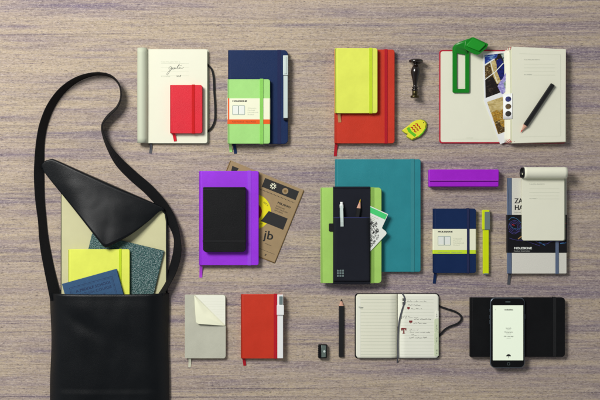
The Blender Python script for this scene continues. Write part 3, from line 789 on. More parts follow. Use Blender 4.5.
decal('picture_shape', [(495, 122), (499, 120), (501, 126), (506, 127.6), (507.6, 130.4), (498.4, 133.7)], z+.00026, 'p_brown', t)
t = thing('sticker', 'lavender flower cut-out sticker overlapping the upper photograph in the open book', 'sticker', 504, 88, .006)
z = .0076
MB().slab(catmull([(497.6, 86.4), (499.4, 82.6), (502.6, 78.6), (505, 74), (507, 71.5), (507.8, 77), (507.4, 84), (509.6, 90), (512.4, 94.2), (509, 94), (505.5, 92), (502.2, 94), (499.6, 90.6), (497.6, 86.4)][:-1], 4), z, z+.0006, .0002).build('petal_sheet', 'p_lav', t)
decal('petal_shade', [(503.4, 83), (506.6, 80), (507, 86), (505, 88.6)], z+.00062, 'p_grey', t)
decal('petal_shade', [(505.6, 72.8+1.2), (506.9, 73), (507.4, 79), (506, 78)], z+.00062, 'p_dark', t)
decal('petal_shade', [(506, 90.6), (508.6, 90.4), (511.8, 93.8), (508.6, 93.6)], z+.00062, 'p_dark', t)
t = thing('sticker_sheet', 'narrow white sticker strip with three round dark stickers in the book gutter', 'stickers', 507, 106, .0074)
z = .0140
# strip leans on the rising pages: its sheet follows them
g = []
for k in range(9):
    x = 503.2+(511.4-503.2)*k/8
    g.append([tuple(P(x, y, .0088+.0135*(k/8)**1.2, .012)) for y in (93.6, 100, 106, 112, 119)])
MB().sheet(g[::-1], .0005).build('backing', 'white', t)
for cy, mm in ((99.2, 'p_navy'), (106.6, 'p_brown'), (113.8, 'p_dark')):
    def zz(x): return .0088+.0135*(max(0, (x-503.2)/8.2))**1.2
    V = [tuple(P(507.9, cy, zz(507.9)+.0004, .012))]+[tuple(P(x, y, zz(x)+.0004, .012)) for x, y in circle(507.9, cy, 2.7, 24, 2.6)]
    m = MB(); m.add(V+[(a, b_, c-.0003) for a, b_, c in V], [(0, k, k % 24+1) for k in range(1, 25)]+[(k, k+25, k % 24+26, k % 24+1) for k in range(1, 25)], False)
    st = m.build('round_sticker', mm, t)
# book light
def book_light():
    t = thing('book_light', 'green clip-on reading light hooked over the top of the open red book', 'book light', 462, 68, .0036)
    z0 = .0042
    out = rrect(452.6, 46, 469.6, 92.8, 1.6); inn = rrect(458, 52, 464, 87.8, .5)
    m = MB()
    def ring(d_out, d_in, z, zr=.008):
        o_ = rrect(452.6+d_out, 46+d_out, 469.6-d_out, 92.8-d_out, 1.6); i_ = rrect(457.0-d_in, 50-d_in, 465.3+d_in, 88.8+d_in, .5+d_in)
        return [tuple(P(x, y, z, zr)) for x, y in o_], [tuple(P(x, y, z, zr)) for x, y in i_]
    o0, i0 = ring(.25, .2, z0); o1, i1 = ring(0, 0, z0+.0006); o2, i2 = ring(0, 0, z0+.0034); o3, i3 = ring(.45, .4, z0+.0042)
    n = len(o0); L_ = [o0, o1, o2, o3, i3, i2, i1, i0, o0]; V = [p for l in L_[:-1] for p in l]; F = []
    for k in range(8):
        k2 = (k+1) % 8
        for i in range(n): F.append((k*n+i, k*n+(i+1) % n, k2*n+(i+1) % n, k2*n+i))
    m.add(V, F, False); m.build('clip_frame', 'bookgreen', t)
    # neck folding over the book's head, then the lamp pad
    g = []
    A = [(452.8, 52, .006), (453, 47.2, .011), (455.2, 44.2, .0165), (461, 41.6, .020), (468, 39, .0205)]
    B = [(468.8, 54.5, .006), (467.6, 51.4, .010), (466.4, 49.6, .0155), (467.8, 49.6, .019), (471.5, 51.6, .0205)]
    A, B = catmull(A, 5), catmull(B, 5)
    for a, b_ in zip(A, B):
        g.append([tuple(P(a[0]+(b_[0]-a[0])*u, a[1]+(b_[1]-a[1])*u, a[2]+(b_[2]-a[2])*u, .014)) for u in (0, .25, .5, .75, 1)])
    MB().sheet(g, .0016).build('neck', 'bookgreen', t)
    hd = MB().slab([(465.5, 40.2), (472, 37.1), (473.8, 37.1), (487.6, 43.4), (488.4, 44.6), (486.6, 48.2), (479.6, 54), (477.4, 54.8), (474.4, 54), (464.2, 48.4)], .0180, .0245, .0012, zref=.0245).build('lamp_head', 'bookgreen', t)
    MB().slab([(472.6, 38.2), (474, 38.4), (485.2, 43.6), (485.4, 45), (479.6, 50.6), (478.4, 50.9), (466.8, 46), (466.6, 44.6)], .0244, .0290, .0013, zref=.029).build('lamp_pad', 'bookgreen2', hd)
book_light()

def pencil(label, p0, p1, tip, w, zb, body='matteblack', wood='wood', lead='ink', flat=.75, group='pens and pencils', zref=None, ztip=None):
    """p0 = blunt end, p1 = where the sharpened cone begins, tip = point (pixels); w = width px"""
    t = thing('pencil', label, 'pencil', (p0[0]+tip[0])/2, (p0[1]+tip[1])/2, zb, group)
    h = w*S*flat; zc = zb+h/2; zr = zref if zref is not None else zb+h
    a, b_, c = P(*p0, zc, zr), P(*p1, zc, zr), P(*tip, (ztip or zb+h*.42), zr)
    d = (b_-a).normalized(); s_ = Vector((0, 0, 1)).cross(d).normalized()
    def hexa(p, k):
        return [tuple(p+s_*x*w*S/2*k+Vector((0, 0, y*h/2*k))) for x, y in ((1, .35), (.62, 1), (-.62, 1), (-1, .35), (-1, -.35), (-.62, -1), (.62, -1), (1, -.35))]
    m = MB(); m.rings([hexa(a, .93), hexa(a+d*.0006, 1), hexa(b_, 1)], smooth=False); m.build('barrel', body, t)
    q = b_+(c-b_)*.66
    def rnd_(p, k): return [tuple(p+s_*math.cos(an)*w*S/2*k+Vector((0, 0, math.sin(an)*h/2*k))) for an in (2*math.pi*i/8+.39 for i in range(8))]
    m = MB(); m.rings([hexa(b_-d*.0002, .97), rnd_(b_+(c-b_)*.15, .84), rnd_(q, .32)], smooth=False); m.build('sharpened_wood', wood, t)
    m = MB(); m.rings([rnd_(q, .33), rnd_(b_+(c-b_)*.85, .2), rnd_(c, .04)]); m.build('lead', lead, t)
    return t
pencil('black pencil with red lead lying diagonally on the open red book', (553.2, 84.2), (525.6, 125.4), (520.9, 132.4), 4.6, .0211, lead='pinklead', wood='wood')

# ------------------------------------------------------------------ RECORD SLEEVE, PURPLE + BLACK NOTEBOOKS
def sleeve():
    t = thing('record_sleeve', 'square kraft card record sleeve sticking out behind the purple notebook', 'record sleeve', 252, 211.5)
    f = uvp((231, 161), 21.8); th = .0022
    # card with a round hole: outer square ring to circle
    n = 64; Wd = 78
    sq, ci = [], []
    for k in range(n):
        a = 2*math.pi*k/n+math.pi/4; dx, dy = math.cos(a), math.sin(a); s_ = (Wd/2)/max(abs(dx), abs(dy))
        sq.append(f(39+dx*s_, 39+dy*s_)); ci.append(f(39+dx*18.2, 39+dy*18.2))
    m = MB()
    def lv(pl, z): return [tuple(P(x, y, z, th)) for x, y in pl]
    L_ = [lv(sq, .0016), lv(sq, th), lv(ci, th), lv(ci, .0016)]
    V = [p for l in L_ for p in l]; F = [(k*n+i, k*n+(i+1) % n, ((k+1) % 4)*n+(i+1) % n, ((k+1) % 4)*n+i) for k in range(4) for i in range(n)]
    m.add(V, F, False); fc = m.build('front_card', 'kraft', t)
    MB().slab([f(-1, -.6), f(79, .3), f(78.6, 78.8), f(-.4, 78.4)], 0, .0003, .0001, zref=th).build('back_card', 'kraft', t)
    m = MB()
    for a, b_ in (((-.6, .2), (-.6, 78)), ((78.4, .6), (78.2, 78.4)), ((0, 78.3), (78, 78.5))):
        m.tube([P(*f(a[0]+(b_[0]-a[0])*k/8, a[1]+(b_[1]-a[1])*k/8), .0011, th) for k in range(9)], .0011, 8)
    m.build('folded_edge', 'kraftdark', t)
    z = th+.00003; pr = fc
    decal('printed_block', [f(38, 3), f(74.5, 3), f(74.5, 12.4), f(38, 12.4)], z, 'darkprint', pr, zref=th)
    decal('printed_block', [f(53.6, 32.4), f(74, 32.4), f(74, 44.6), f(50, 44.6)], z, 'darkprint', pr, zref=th)
    decal('printed_block', [f(3, 4), f(10, 4), f(9, 8), f(4, 10)], z, 'darkprint', pr, zref=th)
    z2 = z+.00014; m = MB()
    for k in range(8):
        a = 2*math.pi*k/8; stroke_into(m, [f(48.5+math.cos(a)*1.1, 7.7+math.sin(a)*1.1), f(48.5+math.cos(a)*3.2, 7.7+math.sin(a)*3.2)], .95, z2, th)
    m.build('printed_emblem', 'cardc', pr)
    decal('printed_emblem', [f(*p) for p in circle(61.5, 7.8, 3.1, 24)], z2, 'kraft', pr, zref=th)
    decal('printed_emblem', [f(*p) for p in circle(61.5, 7.8, 1.5, 12)], z2+.00013, 'kraftdark', pr, zref=th)
    m = MB()
    for k in range(26): u = 36+k*1.5; stroke_into(m, [f(u, 15.3), f(u+.7, 15.3)], .7, z, th)
    stroke_into(m, [f(40, 70.6), f(75, 70.6)], .25, z, th)
    stroke_into(m, [f(66, 73.6), f(67.6, 75.2)], .5, z, th); stroke_into(m, [f(67.6, 73.6), f(66, 75.2)], .5, z, th)
    m.build('printed_lines', 'darkprint', pr)
    text('printed_text', 'MILANO', *f(58.5, 22.2), 2.1, z, 'ink', pr, width=13.5, rot=21.8, zref=th, heavy=.25)
    for i, (s_, w) in enumerate((('RECORDS AND', 9), ('MUSIC COLLECTION', 13), ('VIA TORINO', 9))):
        text('printed_text', s_, *f(58.5, 25.4+i*2.3), 1.2, z, 'darkprint', pr, width=w, rot=21.8, zref=th)
    text('printed_logo', 'jb', *f(58.5, 60), 8.6, z, 'ink', pr, width=9.5, rot=10, zref=th, heavy=.35)
    text('printed_text', 'juke box', *f(62, 64.2), 1.1, z, 'darkprint', pr, width=7, rot=21.8, zref=th)
    text('printed_text', '45', *f(50, 76), 2.2, z, 'ink', pr, width=3.5, rot=21.8, zref=th)
    r_ = thing('vinyl_record', 'record with yellow label seen through the round hole of the kraft sleeve', 'record', 252, 211.5, .0003)
    MB().slab([f(*p) for p in circle(39, 39, 37.5, 64)], .0004, .0013, .0002, zref=th).build('disc', 'vinyl', r_)
    lb = MB().slab([f(*p) for p in circle(39, 39, 19, 48)], .00131, .00148, 0, zref=th).build('label', 'labely', r_)
    decal('label_centre', [f(*p) for p in circle(39, 39, 9.2, 32)], .00149, 'labelr', lb, zref=th, t=.00005)
    text('label_text', '45', *f(51, 44), 2.6, .0015, 'ink', lb, width=3.8, rot=10, zref=th, t=.00005)
    text('label_text', 'SIDE A', *f(45, 26.5), 1.6, .0015, 'ink', lb, width=6, rot=40, zref=th, t=.00005)
    text('label_text', 'stereo', *f(49, 49), 1.4, .0015, 'ink', lb, width=4.5, rot=-8, zref=th, t=.00005)
sleeve()
_, zp = notebook('large purple notebook lying beneath a black pad', (199, 171, 258.6, 265.2), .0025, .013, 'purple', rad=(.5, 1.6, 2, .5),
                 elastic=(247.6, 250.9), elastic_mat='purple_el', ribbon=(200.6, 278, -.4), ribbon_mat='purple_rib')
notebook('black top-bound pocket notebook on the purple notebook', (203, 187, 245.6, 252), zp+.0009, .0125, 'black', rad=(1, 1.4, 3.2, 3.2), spine='top',
         elastic=(240.1, 242.4), elastic_mat='black_el', elastic_dir='h')

# ------------------------------------------------------------------ TEAL + LIME NOTEBOOKS, ORGANISER
_, zt = notebook('extra large teal notebook lying under the lime green one', (335, 159.2, 420.6, 271.8), 0, .011, 'teal', rad=(.5, 1.8, 1.8, .5),
                 elastic=(410.6, 414.4), elastic_mat='teal_el')
zl0 = zt+.0009
_, zl = notebook('lime green notebook wrapped by a dark fabric tool organiser', (320.6, 187.6, 381.5, 283), zl0, .0125, 'lime', rad=(.5, 3.2, 3.2, .5),
                 elastic=(370.9, 374.0), elastic_mat='lime_el', el_t=.0007)
def organiser():
    t = thing('tool_organiser', 'dark fabric organiser belted round the lime notebook with pen and pencil pockets', 'organiser', 351.5, 235, zl0, None)
    A, B = P(333, 187.2, 0, zl), P(370, 283.6, 0, zl)
    m = MB(); band_ring(m, 'x', A.x, B.x, B.y-.0002, A.y+.0002, zl0+.0007, zl+.0014, .0013, r=.002); m.build('belt', 'tool', t)
    zb = zl+.0027
    # pocket: puffed over what it holds
    g = []
    for i in range(31):
        v = i/30; row = []
        for j in range(31):
            u = j/30
            e = min(1, math.sin(math.pi*u)*3.2)**.5 if 0 < u < 1 else 0
            h = .0095*e*(1-v)**1.6+.0008*e+.0006+.0006*noise.noise(Vector((u*3, v*5, 8)))*e
            row.append(tuple(P(333.6+35.8*u, 217.6+63.4*v, zb+h+.0012, zl)))
        g.append(row)
    pk = MB().sheet(g[::-1], .0011).build('pocket', 'tool', t)
    MB().tube([Vector(p)+Vector((0, 0, .0001)) for p in g[0]], .0011, 8).build('rim_tape', 'toolrim', pk)
    m = MB(); rim = [Vector(r_[0]) for r_ in g]+[Vector(p) for p in g[-1][1:]]+[Vector(r_[-1]) for r_ in g[::-1][1:]]
    m.tube([p+Vector((0, 0, -.0004)) for p in rim], .0007, 6); m.build('seam', 'tool', pk)
    m = MB(); z = zb+.0042
    for i in range(3):
        for j in range(3):
            x, y = 337+2.55*i, 269.8+2.6*j
            m.slab(rrect(x, y, x+1.8, y+1.8, .2), z-.003, z+.0004, .0001)
            m.slab(rrect(x+.5, y+.5, x+1.3, y+1.3, .1), z+.0004, z+.00045, 0)
    m.build('printed_emblem', 'greyplastic', pk)
    MB().tube([P(333.5+36*k/8, 187.9, zb+.0003, zl) for k in range(9)], .0009, 8).build('seam', 'tool', t)
    MB().slab(rrect(328.8, 223.4, 334.6, 231.4, 1), zl+.0003, zl+.0032, .001).build('side_loop', 'black_el', t)
    return zb
zo = organiser()
def clicker():
    t = thing('pen', 'silver click pen with white button in the organiser pocket', 'pen', 341.6, 214, zo, 'pens and pencils')
    r = 1.95*S; zc = zo+r+.0002
    def cyl(y0, y1, rr, m, nm, x0=341.5, x1=341.7, par=t):
        loops = []
        for k in range(5):
            y = y0+(y1-y0)*k/4; c = P(x0+(x1-x0)*k/4, y, zc, zc); q = rr*(.9 if k in (0,) else 1)
            loops.append([(c.x+q*math.cos(a), c.y, c.z+q*math.sin(a)) for a in (2*math.pi*i/20 for i in range(20))])
        return MB().rings(loops).build(nm, m, par)
    cyl(202, 204.6, 1.4*S, 'white', 'button'); cyl(204.4, 208.2, r, 'white', 'collar'); cyl(208.2, 221, r*.97, 'greyplastic', 'barrel')
    MB().strip([P(x, y, zo+z_, zo+.01) for x, y, z_ in ((341.6, 205.4, .0094), (341.6, 209, .0100), (341.7, 214, .0122), (341.8, 218, .0142), (341.9, 222, .0140), (342, 226.4, .0118))], 3.0*S, .0009).build('clip', 'silver', t)
clicker()
pencil('black pencil with yellow lead point standing in the organiser pocket', (356.9, 221.5), (358.8, 208.2), (360.5, 199.2), 4.3, zo+.0003, lead='gold')
# cards tucked under the organiser
def card1():
    t = thing('card', 'white card with a green stripe sticking out of the organiser', 'card', 376, 218, zl, 'cards tucked into the organiser')
    f = uvp((362, 202.2), 24.5); z = zl+.0010
    MB().slab(qrr((362, 202.2), 28.8, 24, 24.5, .6), z, z+.0005, .0001).build('card_sheet', 'whitep', t)
    decal('green_stripe', [f(2, .9), f(28.2, .9), f(28.2, 6.3), f(2, 6.3)], z+.00052, 'cardgreen', t)
    m = MB()
    for k, (a, b_) in enumerate(((10, 22), (10, 19), (13, 20))): stroke_into(m, [f(a, 8.6+1.7*k), f(b_, 8.6+1.7*k)], .5, z+.00052)
    m.build('printed_lines', 'paleink', t)
def card2():
    t = thing('card', 'white card with black doodle pattern sticking out of the organiser', 'card', 374, 238, zl, 'cards tucked into the organiser')
    z = zl+.0018
    MB().slab([(362, 214), (372.5, 220.6), (381.2, 227.6), (385.8, 231.4), (386.6, 233), (386, 234.6), (369, 252.8), (362, 250)], z, z+.0004, .0001).build('card_sheet', 'whitep', t)
    m = MB(); rnd = random.Random(4)
    for k in range(130):
        y = rnd.uniform(222, 249); x = rnd.uniform(370.3, 378.5-abs(y-233)*.33+1)
        if x+ (y-234)*.95 > 383-0: continue
        r = rnd.uniform(.3, .9); a0 = rnd.uniform(0, 6)
        stroke_into(m, [(x+r*math.cos(a0+a*.8), y+r*math.sin(a0+a*.8)*1.1) for a in range(rnd.choice((4, 6, 8)))], .34, z+.00042+k*1.5e-6)
    m.slab(circle(373.6, 232.6, 1.0, 12), z+.0004, z+.00053, 0)
    m.build('doodle', 'ink', t)
card1(); card2()

# ------------------------------------------------------------------ MAGENTA CASE
def case():
    t = thing('pencil_case', 'bright magenta oblong hard pencil case above the small navy notebook', 'pencil case', 464, 178)
    Zc = .022
    MB().slab(rrect(429, 169.4, 499, 186.9, 1.2), 0, Zc-.0045, .0012, zref=Zc).build('tray', 'magenta', t)
    MB().slab(rrect(429.2, 169.4, 498.9, 180.6, (1.2, 1.2, .2, .2)), Zc-.0044, Zc, .0014).build('lid', 'magenta', t)
    MB().slab(rrect(429.4, 181.0, 498.7, 186.5, (.2, .2, 1.2, 1.2)), Zc-.0044, Zc-.0009, .0014, zref=Zc).build('front_flap', 'magenta', t)
    m = MB(); A, B = P(430.8, 170, 0, Zc), P(432, 186, 0, Zc)
    m.slab(rrect(429.6, 179.9, 498.4, 180.7, .2), Zc-.0006, Zc+.0005, .0003); m.build('closing_ridge', 'magenta_el', t)
case()

# ------------------------------------------------------------------ SMALL NAVY NOTEBOOK + LIME PEN
box = (433, 208.6, 476, 273)
tn, zz_ = notebook('small navy notebook with cream and lime paper band, beside a lime pen', box, 0, .0115, 'navy', rad=(.4, 2.2, 2.2, .4),
                   elastic=(466.9, 469.4), elastic_mat='navy_el', ribbon=(435.6, 284, -.8), ribbon_mat='navy', el_t=.0012)
wrap_band(tn, box, zz_, .0115, 0, 229, 253.8, 250, 'cardc', 'limeprint', left_mat=None)
def lime_clip(t, z):
    MB().slab(rrect(484.6, 211.8, 489.9, 229.6, .5), z-.0006, z+.0008, .0004, zref=z).build('clip', 'greyplastic', t)
flat_pen('lime yellow square pen with a grey clip, right of the small navy notebook', 482.4, 489.6, 210, 273.8, 0, .010, 'limepen', 230, 'limepen', lime_clip, capw=.75, endcap=(484, 273.3, 488.2, 274.6, 'greyplastic'))

# ------------------------------------------------------------------ GREY NOTEBOOK WITH BLACK BAND + CREAM PAD
def zaha():
    box = (507.4, 178.2, 566.6, 273.6)
    t, zt = notebook('grey speckled notebook with slate spine and black printed band', box, 0, .012, 'zaha', rad=(.4, 1, 1, .4),
                     elastic=(555.4, 558.6), elastic_mat='slate', ribbon=(510.2, 285, -.6), ribbon_mat='greyrib', el_t=.0012)
    MB().slab(rrect(507.1, 178.0, 512.2, 273.8, .3), zt-.004, zt+.0002, .0012).build('cloth_spine', 'slate', t)
    A, B = P(507, 214.8, 0, zt), P(566.9, 252.8, 0, zt)
    m = MB(); band_ring(m, 'y', B.y, A.y, A.x-.0001, B.x+.0001, .0009, zt+.0003, .0003, r=.0016); pb = m.build('paper_band', 'glass' if False else 'darkprint', t)
    z = zt+.00065; zr = zt
    pb.data.materials[0] = mat('black_band_print', (12, 12, 18), .45)
    m = MB()
    for r_ in (3.2, 4.6, 6.0): stroke_into(m, circle(514.5, 226.5, r_, 28)+[(514.5+r_, 226.5)], .32, z, zr)
    stroke_into(m, catmull([(508.6, 231), (514, 234), (521, 231), (528, 236)], 6), .4, z, zr)
    stroke_into(m, catmull([(531, 238), (538, 242.5), (546, 244), (553, 241), (566, 243)], 6), .5, z, zr)
    stroke_into(m, catmull([(509, 238), (516, 240), (524, 240.6), (540, 246)], 6), .3, z, zr)
    m.build('printed_lines', 'violetink', pb)
    m = MB(); stroke_into(m, catmull([(508.6, 220), (512, 217.5), (517, 219), (521, 223)], 6), .35, z, zr)
    stroke_into(m, catmull([(508.8, 224), (513, 228), (519, 229), (523, 226)], 6), .35, z, zr)
    stroke_into(m, [(560, 243.6), (566, 242.6)], .8, z, zr); stroke_into(m, [(539, 242), (545, 245.4)], .7, z, zr); m.build('printed_lines', 'cyanink', pb)
    m = MB(); stroke_into(m, [(518, 239), (521.6, 236.2)], .8, z+.00015, zr); m.build('printed_mark', 'tanrib', pb)
    m = MB(); stroke_into(m, [(512, 224.6), (514.6, 225.4)], .7, z+.00015, zr); stroke_into(m, [(563.6, 223), (566, 223.4)], .7, z+.00015, zr); stroke_into(m, [(563.2, 229), (566, 229)], .5, z+.00015, zr); m.build('printed_mark', 'crimson', pb)
    text('printed_title', 'MOLESKINE', 513.8, 249.2, 2.0, z, 'whitep', pb, width=17.5, zref=zr, heavy=.3)
    text('printed_text', 'Notebook limited edition', 513.8, 251.4, .9, z, 'whitep', pb, width=16, zref=zr)
    cv = [o for o in C.objects if o.parent == t and o.name.startswith('cover')][0]
    z = zt+.00004
    text('printed_title', 'ZAHA', 514.3, 203.3, 4.9, z, 'darkprint', cv, width=16.5, heavy=.45)
    text('printed_title', 'HADID', 514.3, 210.0, 4.9, z, 'darkprint', cv, width=19, heavy=.45)
    text('printed_text', 'Inspired architecture', 514.3, 212.8, 1.1, z, 'greyink', cv, width=17)
    return zt
zz = zaha()
def pad():
    zb = zz+.0013; th = .008; zt = zb+th
    t = thing('notepad', 'cream notepad with its front cover rolled back over the top, on the grey notebook', 'notepad', 543.5, 206, zb)
    MB().slab(rrect(523, 172, 566.2, 241, (0, 0, 2.4, 2)), zb, zb+.001, .0004, zref=zt).build('back_cover', 'curl', t)
    MB().slab(rrect(522.2, 173, 564.2, 240.2, (0, 0, 1.8, 1.8)), zb+.0011, zt-.0009, .0003, zref=zt).build('page_block', 'pagestack', t)
    pg = MB().slab(rrect(522, 176.5, 564.4, 240.4, (0, 0, 2, 2)), zt-.0008, zt, .0002).build('top_page', 'page', t)
    # roll
    r = 6.0*S; zc = zt+r*.55; yc = P(0, 172.4, 0, zc+r*.5).y
    x0, x1 = P(524.4, 0, 0, zc+r*.4).x, P(567.2, 0, 0, zc+r*.4).x
    g = []
    for k in range(49):
        a = R(-58+400*k/48); rr = r*(1-.16*k/48); row = []
        for j in range(17):
            v = j/16; row.append((x0+(x1-x0)*v, yc+rr*math.cos(a)*-1, zc+rr*math.sin(a)*(1+.02*math.sin(v*4))))
        g.append(row)
    MB().sheet(g[::-1], .0008).build('rolled_cover', 'page', t)
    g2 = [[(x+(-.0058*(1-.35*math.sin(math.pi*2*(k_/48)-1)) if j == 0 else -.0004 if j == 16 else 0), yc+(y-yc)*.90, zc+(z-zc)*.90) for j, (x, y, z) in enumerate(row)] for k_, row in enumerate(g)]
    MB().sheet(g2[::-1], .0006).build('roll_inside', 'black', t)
    page_print(pg, 529.4, 184.4, 30, zt+.00004, zt, rows=(4.2, 8, 11.5), reward=14.6)
pad()

# ------------------------------------------------------------------ BEIGE NOTEBOOK WITH FOLDED CORNER
def beige():
    th = .0085; zt = th
    t = thing('notebook', 'soft beige notebook with the top right corner of its cover folded over', 'notebook', 205, 327, 0, NB)
    MB().slab(rrect(184.9, 294.9, 225.7, 358.4, (.4, 2.4, 2.4, .4)), 0, .0009, .0004, zref=zt).build('back_cover', 'beige', t)
    pb = MB().slab(rrect(185.4, 295.2, 225.1, 358, (.4, 2.2, 2.2, .4)), .001, th-.0010, .0003, zref=zt).build('page_block', 'pagestack', t)
    MB().slab(rrect(185.6, 295.2, 225.2, 358, (.4, 2.2, 2.2, .4)), th-.00098, th-.0007, 0, zref=zt).build('first_page', 'page_w', t)
    cut = [(184.9, 295.1), (185.2, 294.9), (194.6, 294.9), (225.7, 326.2)]+rrect(184.9, 294.9, 225.7, 358.4, (.4, 2.4, 2.4, .4))[14:]
    MB().slab([(184.9, 295.3), (185.3, 294.9), (194.6, 294.9), (225.7, 326.2), (225.7, 356), (225, 357.7), (223.4, 358.4), (185.3, 358.4), (184.9, 358)], th-.0006, th, .0003).build('front_cover', 'beige', t)
    # turned corner: rises at the crease, lifts towards its tip
    a, b_ = Vector((194.2, 295.2)), Vector((225.4, 325.8))
    tipc = Vector((196.2, 323.6)); g = []
    for i in range(33):
        s_ = i/32; row = []
        for j in range(81):
            u = j/80
            base = a.lerp(b_, u)
            # bilinear map: crease edge to the two outer edges meeting at tip
            edge = a.lerp(tipc, min(1, 2*u)) if u < .5 else tipc.lerp(b_, (u-.5)*2)
            # round the tip a little
            w = math.exp(-((u-.5)/.022)**2); edge = edge+Vector((.75, -.75))*w*.9
            p = base.lerp(edge, s_)
            lift = .0006+.0065*math.sin(min(1, s_*2.2)*math.pi/2)*math.sin(math.pi*u)**.5*(.75+.25*s_)
            row.append(tuple(P(p.x, p.y, th+lift, th+.003)))
        g.append(row)
    MB().sheet(g, .0005).build('folded_corner', 'cardc', t)
    m = MB()
    for k in range(9):
        yy = 299+k*2.6; stroke_into(m, [(197+(yy-296)*1.03, yy), (224.5, yy)], .12, th-.00069, zt)
    m.build('printed_lines', mat('very_faint_ruling', (222, 224, 206), .8), t)
    pts = catmull([tuple(P(189.6, 354, .005)), tuple(P(189.7, 358.6, .0045)), tuple(P(189.8, 363, .0014)), tuple(P(189.4, 367.4, .0006))], 5)
    MB().strip(pts, 2.6*S, .0003).build('ribbon', 'creamrib', t)
beige()

# ------------------------------------------------------------------ RED POCKET + WHITE PEN
_, zq = notebook('scarlet pocket notebook with a white pen along its right edge', (240.8, 294.4, 282.6, 358.6), 0, .0105, 'red', rad=(.3, .6, .6, .3),
                 elastic=(273.8, 277.0), elastic_mat='crimson', ribbon=(243.6, 366.4, 1.0), ribbon_mat='crimson')
def wclip(t, z):
    MB().slab(rrect(279.2, 296.4, 282.6, 304.8, .4), z+.0002, z+.0008, .0003, zref=z).build('window', 'greyplastic', t)
    MB().slab(rrect(276.8, 305.2, 283.9, 315, .5), z-.0012, z+.0012, .0005, zref=z).build('clip', 'white', t)
flat_pen('white square pen with a grey window resting on the scarlet pocket notebook', 277.3, 283.2, 294.6, 358.5, zq+.0009, .0078, 'white', 316, 'white', wclip, capw=.1)

# ------------------------------------------------------------------ SHARPENER + PENCIL
def sharpener():
    t = thing('pencil_sharpener', 'small black pencil sharpener with a metal blade, left of the black pencil', 'sharpener', 322.6, 351)
    Zs = .012
    MB().slab(rrect(318.2, 344.6, 327.0, 358.4, .9), 0, Zs, .0011).build('body', 'blackpl', t)
    bl = MB().slab([(321.4, 345.4), (325.6, 345.4), (325.9, 347), (325.6, 357.2), (321.4, 357.4)], Zs-.0002, Zs+.0008, .0002).build('blade', 'metal', t)
    MB().slab(circle(324.4, 351.6, 1.15, 20), Zs+.0007, Zs+.0018, .0004).build('screw', 'silver', t)
    for y in (346.6, 349, 354, 356.2):
        pass
    m = MB(); 
    for k in range(6): m.slab(rrect(317.9, 346.6+k*1.9, 318.5, 347.4+k*1.9, .1), .002, Zs-.002, .0001, zref=Zs)
    m.build('grip_ridges', 'blackpl', t)
sharpener()
pencil('black flat pencil standing apart beside the small sharpener', (341.3, 357), (341.4, 306), (341.3, 299), 5.2, .0002, flat=.55)

